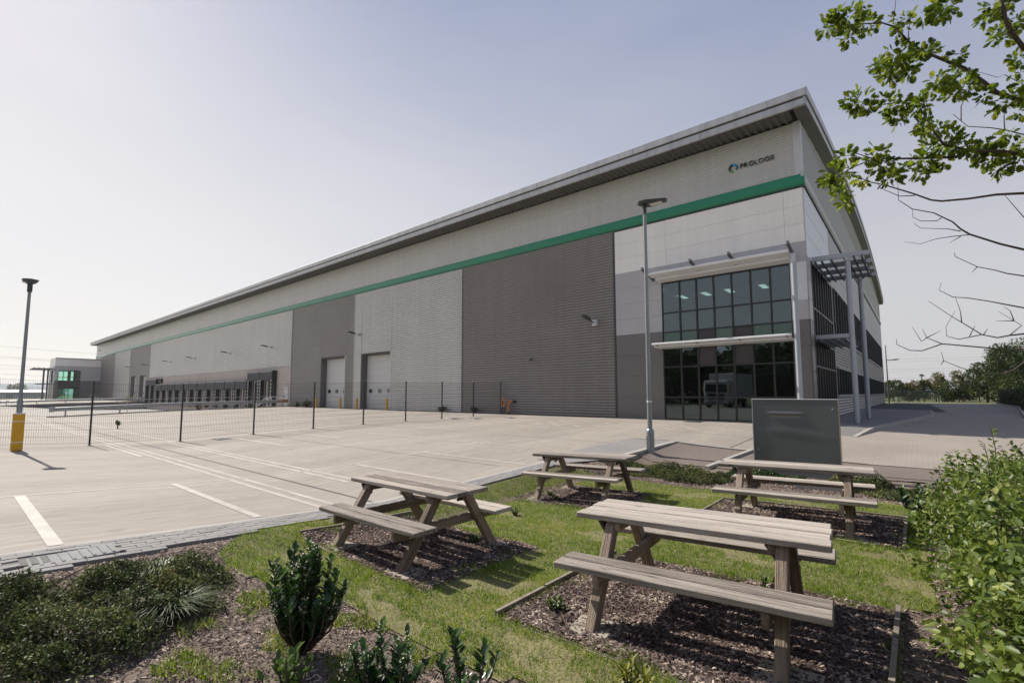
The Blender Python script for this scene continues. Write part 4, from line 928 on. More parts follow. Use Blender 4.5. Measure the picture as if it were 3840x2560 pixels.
# ============================================================ PICNIC TABLES AND THEIR BEDS
PM = {}
def plank(name, m, L_, w, h, loc, parent, axes=None, key=None):
    k = (L_, w, h, m)
    if k not in PM: PM[k] = MB().bevbox(-L_/2,L_/2,-w/2,w/2,-h/2,h/2,.006).build(name, m, None); o = PM[k]; o.name = name
    else: o = PM[k].copy(); o.name = name; C.objects.link(o)
    o.parent = parent; o.location = loc
    if axes is not None: o.rotation_euler = Matrix((axes[0], axes[1], axes[2])).transposed().to_euler()
    return o
def picnic():
    t = thing('picnic_table', (0,0,0), 'x', 'picnic table', 'weathered timber picnic tables on the lawn')
    L_ = 1.75
    for k in range(4): plank('top_plank', 'wood', L_+(.012,-.008,.006,-.012)[k], .141, .045, (0, -.2355+.157*k, .7075+(.001,-.0015,.0015,0)[k]), t)
    for s in (-1, 1):
        for a in (.490, .645): plank('bench_plank', 'wood', L_, .136, .045, (0, s*a, .4275), t)
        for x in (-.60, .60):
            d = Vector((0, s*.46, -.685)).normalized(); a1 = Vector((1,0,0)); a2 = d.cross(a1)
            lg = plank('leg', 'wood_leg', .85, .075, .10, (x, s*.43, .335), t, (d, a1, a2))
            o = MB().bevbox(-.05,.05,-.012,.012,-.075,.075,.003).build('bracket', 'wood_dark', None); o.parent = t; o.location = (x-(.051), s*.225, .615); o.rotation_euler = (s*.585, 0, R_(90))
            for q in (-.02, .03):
                bo = MB().tube([(-.046,0,0),(.046,0,0)], .011, 8).build('bolt', 'galv', t, local=True); bo.location = (x, s*(.455+q*.6), .36+q)
    for x in (-.60, .60):
        sx = -1 if x > 0 else 1
        a0, a1, a2 = Vector((0,1,0)), Vector((-1,0,0)), Vector((0,0,1))
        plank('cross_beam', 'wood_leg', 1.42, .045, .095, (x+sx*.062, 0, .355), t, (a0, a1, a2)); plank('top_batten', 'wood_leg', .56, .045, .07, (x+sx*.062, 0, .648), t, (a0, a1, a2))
    return t
TB = [((-1.353,3.805),R_(5.7),(-2.60,-.20,2.85,4.78),'picnic table on the bark bed nearest the leafy dogwood bush'),
      ((-4.539,3.602),R_(.3),(-5.70,-3.40,2.80,4.48),'picnic table beside the grey block paving, next to the dark laurel shrub'),
      ((-1.318,7.337),R_(4.0),(-2.50,-.20,6.62,8.20),'picnic table directly in front of the dark monolith sign'),
      ((-4.558,7.329),R_(6.5),(-5.50,-3.60,6.45,8.10),'picnic table in front of the slim galvanised lamp post')]
pt0 = picnic()
for k, ((x, y), rz, bed, lab) in enumerate(TB):
    t = pt0 if k == 0 else dup(pt0)
    z = float(np.mean(G(np.array([x-.6,x+.6]), np.array([y,y])))); t.location = (x, y, z-.004); t.rotation_euler = (0, -math.atan(float(G(x+.6,y)-G(x-.6,y))/1.2)*.5, rz); t['label'] = lab
BEDL = ['bark chip bed with timber edging under the table beside the dogwood bush','bark chip bed under the table next to the laurel shrub','bark chip bed with timber edging under the table before the monolith sign','weedy bark chip bed under the table before the galvanised lamp post']
def nz2(x, y): return .5+.25*(np.sin(x*2.1+1.3*np.sin(y*1.7))+np.sin(y*2.7+1.1*np.sin(x*1.3+2)))
for k, ((cx, cy), rz, (x0, x1, y0, y1), lab) in enumerate(TB):
    t = thing('mulch_bed', ((x0+x1)/2,(y0+y1)/2,float(G(cx,cy))), BEDL[k], 'mulch bed')
    s = zone('soil', 'soil', [(x0,y0),(x1,y0),(x1,y1),(x0,y1)], .006, .15); 
    for v in s.data.vertices: v.co -= t.location
    s.parent = t
    # edging boards, some sunk or missing as the turf has grown over
    for j, (a, b) in enumerate((((x0,y0),(x1,y0)),((x1,y0),(x1,y1)),((x1,y1),(x0,y1)),((x0,y1),(x0,y0)))):
        a, b = np.array(a), np.array(b); n = 3 if k in (0,2) else 2
        for i in range(n):
            p, q = a+(b-a)*(i/n+.006), a+(b-a)*((i+1)/n-.006); up = (.045 if (k, j) in ((0,1),(2,1),(2,2),(2,3),(0,3),(1,3)) else -.004)+random.uniform(-.012,.008)
            MB().bar((*p, float(G(*p))+up-.05), (*q, float(G(*q))+up-.05), .03, .10).build('edging_board', 'edging', t)
    for sx in (-.62, .60):
        for sy in (-.62, .62):
            c, s_ = math.cos(rz), math.sin(rz); px_, py_ = cx+sx*c-sy*s_, cy+sx*s_+sy*c; z = float(G(px_, py_))
            o = MB().bevbox(-.17,.17,-.14,.14,-.02,.014,.005).build('paving_slab', 'slab', t, local=True); o.location = Vector((px_+.03, py_-.02*sy, z+.002))-t.location; o.rotation_euler = (random.uniform(-.03,.03), random.uniform(-.03,.03), rz+random.uniform(-.1,.1))
    n = int((x1-x0)*(y1-y0)*4200); X = rng.uniform(x0+.02,x1-.02,n); Y = rng.uniform(y0+.02,y1-.02,n)
    keep = np.ones(n, bool)
    for sx in (-.62,.60):
        for sy in (-.62,.62):
            c, s_ = math.cos(rz), math.sin(rz); keep &= ~((abs(X-(cx+sx*c-sy*s_+.03)) < .2)&(abs(Y-(cy+sx*s_+sy*c)) < .15)&(rng.random(n) < .62))
    X, Y = X[keep], Y[keep]; n = len(X)
    o = chips('bark_chips', 'chip', np.c_[X, Y, G(X,Y)+.008+.012*rng.random(n)], rng.uniform(.015,.06,n), rng.uniform(.007,.018,n), rng.uniform(.003,.010,n), t, np.clip(rng.beta(.9,1.3,n)+.35*(nz2(X*5,Y*5)-.5),0,1)); o['kind'] = 'stuff'

# ============================================================ LAWN AND PLANTS
def lawn_grass():
    n = 330000; X = rng.uniform(-6.05,.1,n); Y = rng.uniform(1.5,9.45,n); k = inpoly(X, Y, LAWN)
    near = np.clip(1.35-np.hypot(X,Y)*.075, .45, 1); k &= rng.random(n) < near
    for _, _, (x0,x1,y0,y1), _ in TB: w = .02+.34*np.clip(nz2(X*3.3+x0, Y*3.7)+.3*nz2(X*11,Y*12)-.50,0,1); k &= ~((X > x0+w)&(X < x1-w)&(Y > y0+w)&(Y < y1-w)&(rng.random(n) > .015))
    dry = nz2(X*.8+3, Y*.9)+.35*nz2(X*3.1, Y*2.9+4)-.18
    bare = ((nz2(X*1.9+1, Y*2.3+2)+.25*nz2(X*7,Y*8)) > .93)&(rng.random(n) < .8); k &= ~bare
    X, Y, dry = X[k], Y[k], dry[k]; n = len(X)
    cl = nz2(X*11+2*np.sin(Y*5), Y*12); r = np.clip(.02+.50*rng.random(n)+.42*(cl-.3)+.70*np.clip(dry-.57,0,1), 0, 1); r = np.where(rng.random(n) < .07, rng.uniform(.9,1,n), r)
    h = rng.uniform(.018,.042,n)*(1+.5*(nz2(X*4,Y*4)-.5))
    e = np.zeros(n)
    for _, _, (x0,x1,y0,y1), _ in TB: e = np.maximum(e, (np.maximum(np.maximum(x0-X,X-x1), np.maximum(y0-Y,Y-y1)) < .10)*1.)
    h = h*(1+.45*e)
    o = blades('grass', 'grass', np.c_[X,Y,G(X,Y)-.004], h, rng.uniform(.004,.008,n), .9, None, r); tag(o, 'short green and straw coloured lawn grass round the picnic tables', 'grass', None, 'stuff')
lawn_grass()
def rough_grass():
    n = 60000; P = [tuple(onG(x,y)[:2]) for x, y in ((300,2180),(830,2080),(1290,2245),(1480,2370),(1800,2560),(1700,2700),(300,2700),(420,2480),(600,2380),(850,2300),(780,2190))]
    x = rng.uniform(-6,-1.5,n); y = rng.uniform(.4,3.2,n); k = inpoly(x,y,P); x, y = x[k], y[k]; m = nz2(x*4.2,y*4.6)+.25*nz2(x*13,y*11) > .70+.2*rng.random(len(x)); x, y = x[m], y[m]; n = len(x)
    o = blades('weed_grass', 'grass', np.c_[x,y,G(x,y)-.01], rng.uniform(.03,.08,n), rng.uniform(.004,.009,n), 1.0, None, rng.uniform(.2,1,n)); tag(o, 'ragged grass and weeds creeping into the planting bed', 'grass', None, 'stuff')
    k = rng.random(n) < .16; x, y = x[k], y[k]; n = len(x); o = leafmesh('clover', 'leaf_weed', np.c_[x,y,G(x,y)+.03*rng.random(n)], randdir(n,.5), randdir(n,1.5), rng.uniform(.012,.032,n), rng.uniform(.010,.022,n), 'oval'); tag(o, 'small round-leaved weeds among the bark chips', 'weeds', None, 'stuff')
rough_grass()
# loose bark over the planting bed
n = 130000; X = rng.uniform(-6.0,.9,n); Y = rng.uniform(.1,10.6,n); k = ~inpoly(X,Y,LAWN)&(np.hypot(X,Y) < 11)&(X > strip_inner(Y)+.02)&((Y < 2.9)|(X > -.3)|(Y > 8.6)); X, Y = X[k], Y[k]; n = len(X)
o = chips('bark_chips', 'chip', np.c_[X,Y,G(X,Y)-.006+.014*rng.random(n)], rng.uniform(.010,.045,n), rng.uniform(.005,.012,n), rng.uniform(.003,.008,n), None, np.clip(rng.beta(.9,1.0,n)+.3*(nz2(X*4,Y*5)-.5),0,1)); tag(o, 'loose grey brown bark chips over the planting bed', 'bark', None, 'stuff')

def mound(name, lab, poly, h, n, leaf, ls, m, cat='shrub', group=None, stuff=False, jag=.35, wr=.55, under=True, seed=0, ragged=False):
    """low spreading shrub: leafy volume over a polygon"""
    P = np.array(poly); c = P.mean(0); t = thing(name, (*c, float(G(*c))), lab, cat, group)
    def hh(x, y):
        e = np.full(len(x), 9.)
        for i in range(len(P)):
            a, b = P[i], P[(i+1)%len(P)]; d = b-a; L2 = d@d; u = np.clip(((x-a[0])*d[0]+(y-a[1])*d[1])/L2,0,1); e = np.minimum(e, np.hypot(x-a[0]-u*d[0], y-a[1]-u*d[1]))
        f = np.clip(e/(.35+h*.5),0,1); f = f*(2-f); nn = .62+.38*np.sin(x*5.1+seed+1.7*np.sin(y*4.3+seed))*np.sin(y*5.7+1.3*np.sin(x*3.9))
        n2 = .8+.2*np.sin(x*17+seed)*np.sin(y*19+2)
        return h*f*nn*n2
    x0, y0 = P.min(0); x1, y1 = P.max(0); x = rng.uniform(x0,x1,n*3); y = rng.uniform(y0,y1,n*3); k = inpoly(x,y,poly); x, y = x[k][:n], y[k][:n]; n = len(x)
    if ragged:
        k = (rng.random(n) < np.clip(hh(x,y)/(h*.34),.10,1)*np.clip(1.7-1.9*nz2(x*4.1+4,y*4.7),.10,1)); x, y = x[k], y[k]; n = len(x)
    H = hh(x,y); z = G(x,y)+H*(1-jag*rng.random(n)**1.5)+.02*rng.random(n)
    D = randdir(n,.5); N = randdir(n,1.2); o = leafmesh('foliage', m, np.c_[x,y,z], D, N, ls*rng.uniform(.6,1.3,n), ls*wr*rng.uniform(.7,1.2,n), leaf, t, np.clip(.75*rng.random(n)+.5*(nz2(x*3.3+seed,y*3.9)-.4)+.35*(nz2(x*9,y*10+seed)-.5),0,1)); o['kind'] = 'stuff'
    if under:
        st = MB()
        for _ in range(260 if ragged else 40):
            a = rng.integers(n); b = np.array([x[a],y[a],float(G(x[a],y[a]))]); e = b+np.array([rng.normal()*.12,rng.normal()*.12,H[a]*rng.uniform(.7,1.15)+.02]); st.tube([b,(b+e)/2+np.array([0,0,.03]),e], [.006,.004,.002], 4, False)
        st.build('stems', 'twig', t)['kind'] = 'stuff'
        g = 24; gx = np.linspace(x0,x1,g); gy = np.linspace(y0,y1,g); A, B = np.meshgrid(gx,gy); a, b = A.ravel(), B.ravel(); zz = G(a,b)+np.where(inpoly(a,b,poly), hh(a,b)*.35, -.05)-.02
        F = np.array([(j*g+i,j*g+i+1,(j+1)*g+i+1,(j+1)*g+i) for j in range(g-1) for i in range(g-1)]); mesh_np('leaf_litter', np.c_[a,b,zz], F, 'bark', t, smooth=True)
    return t
pw = lambda L_: [tuple(onG(*q)[:2]) for q in L_]
def shift(P, f): return [(x*f, y*f) for x, y in P]
mound('ground_cover_shrub', 'dense dark small-leaved ground cover sprawling beside the block paving', pw([(-300,2215),(0,2215),(330,2180),(620,2100),(800,2095),(900,2180),(860,2290),(700,2350),(600,2440),(480,2500),(330,2660),(-300,2660)]), .30, 64000, 'diamond', .026, 'leaf_cover', seed=.4, jag=.85, ragged=True)
def shrub(name, lab, base, h, spread, ns, m, ls=.075, lw=.026, dens=60, shape='oval', lowest=.15, cat='shrub', flowers=0, up=.9, group=None, curve=.3):
    t = thing(name, tuple(base), lab, cat, group); st = MB(); P, D, N, R = [], [], [], []; fl = []
    b = np.array(base)
    for s in range(ns):
        a = rng.uniform(0,2*math.pi); r = spread*math.sqrt(rng.random()); hh = h*rng.uniform(.65,1.0)*(1-.35*(r/spread)**2); tip = b+np.array([math.cos(a)*r, math.sin(a)*r, hh]); mid = b+np.array([math.cos(a)*r*.6*(1+curve), math.sin(a)*r*.6*(1+curve), hh*.5])
        st.tube([b+np.array([math.cos(a),math.sin(a),0])*.02,mid,tip], [.008,.006,.003], 5, False)
        n = max(3, int(dens*hh))
        for i in range(n):
            u = lowest+(1-lowest)*(i+rng.random())/n; p = (1-u)**2*b+2*u*(1-u)*mid+u*u*tip; ph = i*2.4+rng.random(); d = np.array([math.cos(ph),math.sin(ph),up*(.4+u)]); P.append(p); D.append(d); N.append(np.array([-math.cos(ph)*.6,-math.sin(ph)*.6,1.])); R.append(np.clip(rng.random()*.75+.3*max(0,u-.8)*5*rng.random(),0,1))
        if flowers and rng.random() < flowers:
            for q in range(26): fl.append(tip+np.array([rng.normal()*.012,rng.normal()*.012,-.10*rng.random()+.03]))
    P, D, N = map(np.array, (P,D,N)); n = len(P); o = leafmesh('foliage', m, P, D, N, ls*rng.uniform(.6,1.2,n), lw*2*rng.uniform(.8,1.15,n), shape, t, np.array(R)); o['kind'] = 'stuff'
    st.build('stems', 'twig', t)['kind'] = 'stuff'
    if fl: fl = np.array(fl); n = len(fl); o = leafmesh('blossom', 'flower', fl, randdir(n), randdir(n), np.full(n,.012), np.full(n,.012), 'diamond', t); o['kind'] = 'stuff'
    return t
shrub('laurel_shrub', 'tall dark glossy laurel shrub standing alone in the bark', onG(1130,2450), .70, .27, 34, 'leaf_laurel', .075, .020, 75, flowers=.35, lowest=.02)
shrub('laurel_shrub', 'half-height laurel shrub with pale flower spikes at the lawn edge', onG(1450,2630), .40, .24, 18, 'leaf_laurel', .075, .019, 60, flowers=.6)
shrub('laurel_shrub', 'thin straggly laurel shrub with few stems at the lawn edge', onG(1760,2640), .42, .18, 9, 'leaf_laurel', .065, .019, 50)
shrub('laurel_shrub', 'small laurel seedling with bright new leaves in the bark', onG(1080,2620), .26, .14, 10, 'leaf_weed', .08, .02, 40)
shrub('yellow_shrub', 'small yellow-green shrub at the corner of the bark bed', onG(2370,2600), .17, .12, 12, 'leaf_yellow', .06, .011, 90)
shrub('laurel_shrub', 'dark narrow-leaved shrub half hidden behind the dogwood bush', onG(3480,1990), .62, .32, 22, 'leaf_laurel', .085, .02, 50)
def tussock(lab, base, r, n, h):
    t = thing('grass_tussock', tuple(base), lab, 'grass', None); V = []; F = []; R = []
    for i in range(n):
        a = rng.uniform(0,2*math.pi); l = h*rng.uniform(.6,1.15); s = rng.uniform(.3,1.0)*r; w = .0035; q = np.array([math.cos(a),math.sin(a),0]); sd_ = np.array([-q[1],q[0],0])*w; b = np.array(base)+q*.04*rng.random(); k = len(V)
        for u, ww in ((0,1),(.4,.9),(.75,.6),(1,.1)):
            p = b+q*(s*u**1.4)+np.array([0,0,l*(u*1.6-1.1*u*u)]); V += [p-sd_*ww, p+sd_*ww]
        F += [(k+2*j,k+2*j+1,k+2*j+3,k+2*j+2) for j in range(3)]; R += [rng.random()]*8
    o = mesh_np('blades', V, np.array(F), 'grass_tuft', t, rnd=R); o['kind'] = 'stuff'
tussock('silvery arching grass tussock at the edge of the dark ground cover', onG(640,2310), .36, 420, .22); tussock('smaller upright green grass tussock beside the ground cover', onG(590,2200), .24, 320, .30)
for k, (x, y, lb) in enumerate(((2085,2290,'green weed in the bark beside a paving slab'),(1775,2035,'green weed growing between bench leg and slab'),(2065,1860,'green weed in the bed before the lamp post'),(2085,1880,'pale weed patch under the table before the lamp post'),(2860,2215,'upright single weed under the long bench'),(1930,1930,'grey-green weed tuft at the corner of the weedy bed'))):
    shrub('weed', lb, onG(x,y), .09 if k != 4 else .14, .09 if k != 4 else .03, 12 if k != 4 else 3, 'leaf_weed', .045, .014, 110, cat='weed')
# low planting behind the tables and round the monolith
for lb, cx, cy, rx, ry, h, n in (('low dark cotoneaster mound at the foot of the galvanised lamp post',-4.55,10.0,.75,.55,.42,9000),('low cotoneaster mound between lamp post and monolith',-3.55,9.75,.7,.5,.34,8000),('small glossy shrub in front of the monolith face',-2.35,10.35,.75,.42,.45,7000),('dark spiky shrub at the right foot of the monolith',-.85,10.25,.55,.42,.50,6500),('low trailing shrub between monolith and dogwood bush',-.20,9.85,.6,.4,.24,5000)):
    P = [(cx+rx*math.cos(a)*(1+.15*math.sin(3*a)), cy+ry*math.sin(a)*(1+.15*math.cos(2*a))) for a in np.linspace(0,2*math.pi,15)[:-1]]
    mound('cotoneaster', lb, P, h, n, 'diamond', .035, 'leaf_cover' if 'glossy' not in lb else 'leaf_laurel', seed=cx, jag=.55)
# dogwood bush on the right
def dogwood():
    E_ = [((1.0,7.0,.50),(.92,1.0,.66)),((.92,5.6,.55),(.90,1.2,.68)),((.90,4.2,.55),(.84,1.2,.68)),((.92,3.0,.52),(.80,1.0,.64))]
    t = thing('dogwood_bush', (.95,5,.12), 'large leafy green dogwood bush with cream flower heads beside the lawn', 'bush'); P, D = [], []
    for (c, r) in E_:
        n = 9500; d = randdir(n,.1); rad = .72+.33*rng.random(n)**.6; lump = 1+.15*np.sin(d[:,0]*9+c[1])*np.sin(d[:,1]*8)+.12*np.sin(d[:,2]*11+d[:,1]*5); p = np.array(c)+d*np.array(r)*(rad*lump)[:,None]; k = (p[:,2] > .13); P.append(p[k]); D.append(d[k])
    P, D = np.concatenate(P), np.concatenate(D); n = len(P); dirn = unit(D*.6+randdir(n,.0)*.8+np.array([0,0,-.15])); nor = unit(D+randdir(n,.8)*.7)
    o = leafmesh('foliage', 'leaf_dogwood', P, dirn, nor, rng.uniform(.028,.062,n), rng.uniform(.02,.040,n), 'oval', t, np.clip(.65*rng.random(n)+.30*np.sin(P[:,1]*7+P[:,2]*9)*np.sin(P[:,2]*11+P[:,0]*6)+.2,0,1)); o['kind'] = 'stuff'
    st = MB()
    for (c, r) in E_:
        for _ in range(22):
            d = randdir(1,.8)[0]; b = np.array([c[0]+rng.normal()*.18,c[1]+rng.normal()*.25,.1]); e = np.array(c)+d*np.array(r)*rng.uniform(.85,1.12); st.tube([b,(b+e)/2+rng.normal(size=3)*.05,e], [.010,.007,.003], 5, False)
    # sprigs standing above the crown
    sp = []; sdn = []
    for px_, py_, dep in ((3715,1605,4.6),(3640,1690,4.4),(3560,1700,4.3),(3690,1660,4.5),(3790,1700,4.4),(3520,1760,4.2)):
        tip = atD(px_, py_, dep); b = tip+np.array([.02,.02,-.40]); st.tube([b,(b+tip)/2+np.array([.01,.0,.02]),tip], [.005,.004,.002], 5, False)
        for u in np.linspace(.15,1,16): a = rng.uniform(0,6.3); sp.append(b+(tip-b)*u); sdn.append((math.cos(a),math.sin(a),.5))
    sp = np.array(sp); sdn = np.array(sdn); n = len(sp); o = leafmesh('sprig_leaves', 'leaf_dogwood', sp, sdn, randdir(n,1), rng.uniform(.04,.06,n), rng.uniform(.022,.032,n), 'oval', t, rng.uniform(.5,1,n)); o['kind'] = 'stuff'
    st.build('stems', 'twig', t)['kind'] = 'stuff'
    Q = []; idx = rng.choice(len(P), 34, replace=False)
    for i in idx:
        if D[i][0] < .4:
            for _ in range(30): Q.append(P[i]+D[i]*.03+rng.normal(size=3)*np.array([.016,.016,.006]))
    Q = np.array(Q); n = len(Q); o = leafmesh('blossom', 'flower', Q, randdir(n,.6), randdir(n,1), np.full(n,.014), np.full(n,.013), 'diamond', t); o['kind'] = 'stuff'
dogwood()
# weeds at the wall foot and in the yard
for k, (x, y, h, r, lb, m) in enumerate(((-46.6,22.3,.55,.5,'low green bush at the wall foot beside the dark post','leaf_cover'),(-44.9,22.35,.75,.45,'straggly taller weeds between green bush and yellow bollard','leaf_autumn'),(-22.35,22.4,.5,.28,'single green weed at the foot of the dark cladding','leaf_weed'),(-25.6,22.45,.45,.4,'reddish dry weeds at the foot of the silver cladding','leaf_autumn'))):
    shrub('wall_weed', lb, (x,y,float(zyard(y))), h, r, 26, m, .09, .03, 45, cat='weed')
p = onG(440,1606); shrub('yard_weed', 'lone leafy weed standing in the concrete beyond the fence', p, .44, .14, 12, 'leaf_weed', .09, .022, 50, cat='weed', lowest=.55, curve=-.6)
for x, lb in ((-49.0,'brown weed in front of the crash barrier'),(-48.95,'pale green weed in front of the crash barrier')):
    y = 14.6 if 'brown' in lb else 18.8; shrub('rail_weed', lb, (x+.15,y,float(zyard(y))), .5, .3, 14, 'leaf_autumn' if 'brown' in lb else 'leaf_weed', .1, .03, 40, cat='weed')

# ============================================================ OAK TREE WHOSE BOUGHS HANG INTO VIEW
def oak():
    k1 = lambda x, y: (2900+.5103*x, .5103*y); k2 = lambda x, y: (3200+.574*x, 600+.574*y)
    tb = atD(4720, 1475, 4.3); gx, gy = tb[0], tb[1]; gz = float(G(gx, gy))
    t = thing('oak_tree', (gx, gy, gz), 'oak tree with lobed leaves whose boughs and bare twigs hang in from the side', 'tree')
    MB().tube([(gx,gy,gz-.1),(gx+.02,gy,gz+.25),(gx+.03,gy+.02,2.0),(gx-.02,gy+.05,4.0),(gx+.05,gy+.1,6.2),(gx+.2,gy+.1,8.0)], [.19,.13,.11,.095,.06,.02], 14).build('trunk', 'bark', t, smooth=True)
    def limb(pts, r0, r1, kf, dep=4.0, ext=True, wob=.12):
        Q = [kf(*p) for p in pts]; n = len(Q); dd = np.cumsum(np.r_[0, rng.normal(size=n-1)*wob*.4]) if n > 1 else [0]
        P = [atD(q[0], q[1], dep+float(dd[i])) for i, q in enumerate(Q)]
        if ext:
            a = atD(4250, Q[0][1]+60, dep+.1); b = np.array([gx, gy, max(1.2, atD(4500, Q[0][1]+120, dep)[2])]); P = [b, (a+b)/2+np.array([0,0,.05]), a]+P
        m = len(P); rr = [r0*1.6+(r1-r0*1.6)*(i/(m-1))**.8 for i in range(m)]
        MB().tube(P, rr, 7 if r0 > .006 else 5).build('limb' if r0 > .008 else 'twig', 'bark' if r0 > .008 else 'twig', t, smooth=True); return P
    limb([(1842,750),(1640,680),(1540,600),(1400,500),(1320,470),(1200,420),(1100,380),(990,305),(950,260),(880,195),(800,170),(600,180),(420,190)], .015, .003, k1)
    limb([(1842,360),(1760,250),(1710,160),(1690,60),(1665,-40)], .016, .010, k1, 3.8)
    limb([(1842,1130),(1650,1110),(1450,1110),(1250,1060),(1190,980),(1120,860),(1110,770),(1000,740),(800,770),(640,750)], .013, .003, k1, 3.9)
    limb([(1350,1155),(1000,1165),(730,1170),(560,1240),(430,1330)], .007, .002, k1, 3.9, False); limb([(740,1168),(620,1130),(520,1150)], .003, .002, k1, 3.9, False); limb([(550,1245),(520,1330),(510,1450)], .003, .002, k1, 3.9, False)
    limb([(1842,1420),(1640,1430),(1440,1460),(1240,1478),(1160,1470),(1020,1420),(820,1360),(720,1340),(640,1310)], .010, .003, k1, 4.1)
    limb([(880,175),(890,90),(900,0)], .003, .002, k1, 4, False); limb([(990,295),(1000,170)], .003, .002, k1, 4, False); limb([(1842,625),(1700,550),(1650,570),(1470,520)], .004, .0015, k1, 4)
    limb([(1842,990),(1700,955),(1600,940),(1430,930),(1380,890),(1320,840)], .005, .002, k1, 4); limb([(1380,890),(1380,780),(1430,680),(1540,615)], .003, .002, k1, 4, False); limb([(1700,960),(1695,850),(1720,790)], .003, .002, k1, 4, False)
    for pts, r in (([(1115,585),(960,548),(760,485),(700,450),(650,405),(525,345),(385,320),(295,262),(290,150)], .009), ([(1115,757),(1000,740),(930,720),(810,697),(665,630),(660,605)], .006),
                   ([(1115,965),(980,940),(905,925),(745,900),(650,895),(560,850),(575,800)], .006), ([(1115,1135),(1020,1145),(940,1160),(840,1140),(700,1055),(640,1020),(490,920)], .007),
                   ([(1115,1235),(1010,1240),(860,1225),(580,1200),(450,1245),(370,1243),(285,1205),(280,1170)], .007), ([(1115,1320),(1050,1370),(980,1395),(840,1400),(700,1355),(590,1310),(575,1250)], .006), ([(1115,375),(1040,290),(985,225)], .005)):
        limb(pts, r, .0017, k2, 4.0+rng.normal()*.12, True, .08)
    for pts in ([(575,378),(545,398),(440,398),(390,375),(385,320)],[(700,465),(620,450),(440,445),(395,415)],[(755,488),(640,500),(540,515),(440,548),(335,535)],[(840,1140),(690,1170),(610,1150),(605,1090),(665,985)],[(708,1060),(700,990),(665,890)],[(1020,1145),(1100,1080),(1050,1050),(950,990)],[(1050,1050),(930,1050)],
                [(580,1200),(480,1160),(450,1100)],[(480,1160),(445,1185),(385,1090)],[(480,1160),(570,1115)],[(400,232),(300,236),(170,180),(150,110)],[(810,697),(775,735)],[(760,1150),(795,1080)],[(850,1140),(880,1100)],[(700,500),(630,540)],[(1050,1050),(1025,985),(980,955)],[(590,1310),(570,1340)]):
        limb(pts, .0028, .0013, k2, 4.0, False, .03)
    CL = [(560,150,120),(400,190,75),(560,275,85),(700,180,95),(640,65,60),(470,120,60),(950,150,85),(1110,115,55),(1270,50,115),(1230,110,50),(1180,30,70),(920,420,130),(850,520,120),(1000,450,95),(1000,530,60),(780,470,60),(1110,370,60),(1170,370,50),(1350,410,65),(1350,500,30),(630,740,115),(560,740,60),(690,790,55),(900,780,105),(900,860,80),(840,730,50),(1100,760,100),(1190,650,90),(1200,590,50),(1380,640,115),(1300,620,60),(1450,610,50),(1550,700,62),(1690,760,62),(1770,700,42),(1810,830,52),(1640,800,30),(1110,900,60),(1100,960,55),(1200,950,85),(1290,1020,115),(1150,1080,75),(1400,1080,85),(1100,1180,105),(1110,1265,70),(1250,1180,75),(1480,1120,95),(1600,1150,115),(1720,1100,115),(1800,1180,95),(1650,1250,75),(1700,1000,65),(1560,1080,60),(750,1130,85),(800,1220,95),(860,1300,80),(660,1320,62),(920,1240,50),(540,1150,85),(480,1280,115),(400,1330,72),(500,1430,72),(530,1490,50),(1620,60,115),(1700,30,65),(1580,130,65),(1680,270,95),(1790,160,80),(1800,430,72),(1800,520,55),(1630,230,40),(1850,620,60),(1830,720,50)]
    P, D, N, R = [], [], [], []; cl = []
    for x, y, r in CL:
        r = r*.74; n = int(10+(r/16)**2*2.3); c = np.array(atD(*k1(x, y), 3.95+rng.normal()*.10)); rr = r*.5103/FPX*3.95
        d = randdir(n, -.1); p = c+d*(rr*rng.random(n)[:,None]**.5)*np.array([1,1,.9]); P.append(p); D.append(unit(d*.9+randdir(n,-.3)*.5)); N.append(randdir(n,.5)); hue = .75 if (x, y) in ((660,1320),(830,1190)) else 0; R.append(np.clip(rng.random(n)**1.2*.9+hue*.4,0,1))
    P, D, N, R = map(np.concatenate, (P,D,N,R)); n = len(P); L_ = rng.uniform(.042,.078,n)
    o = leafmesh('foliage', 'leaf_oak', P, D, N, L_*.92, L_*rng.uniform(.7,.9,n), 'oak', t, R); o['kind'] = 'stuff'
    # the crown goes on outside the view around the trunk
    n = 1500; d = randdir(n,.1); p = np.array([gx+.5,gy+.4,5.2])+d*np.array([1.9,1.9,1.9])*(rng.random(n)[:,None]**.4); k = (p-CAM)@RIGHT/np.maximum((p-CAM)@FWD,.1) > 1.16
    p = p[k]; n = len(p); o = leafmesh('crown', 'leaf_oak', p, randdir(n), randdir(n,1), rng.uniform(.06,.09,n), rng.uniform(.04,.06,n), 'oak', t); o['kind'] = 'stuff'
oak()

# ============================================================ FAR RIGHT: BOUNDARY FENCE, TREES, HEDGE
def farfence():
    a, b = np.array([-9.,87.]), np.array([16.,103.7]); L_ = np.linalg.norm(b-a); d = (b-a)/L_; z = .42
    t = thing('boundary_fence', (*a, z), 'grey-green palisade boundary fence in front of the distant trees', 'fence')
    n = 11
    for i in range(n+1): p = a+d*L_*i/n; MB().box(p[0]-.06,p[0]+.06,p[1]-.06,p[1]+.06,z-.1,z+1.8).build('post', 'fence_green', t)
    for h in (.35, 1.5):
        MB().bar((*a,z+h),(*b,z+h),.04,.06).build('rail', 'fence_green', t)
    w = MB(); k = int(L_/.16)
    for i in range(k): p = a+d*L_*(i+.5)/k; w.box(p[0]-.025,p[0]+.025,p[1]-.05,p[1]-.03,z+.05,z+1.72)
    o = w.build('pale', 'fence_green', t); o['kind'] = 'stuff'
farfence()
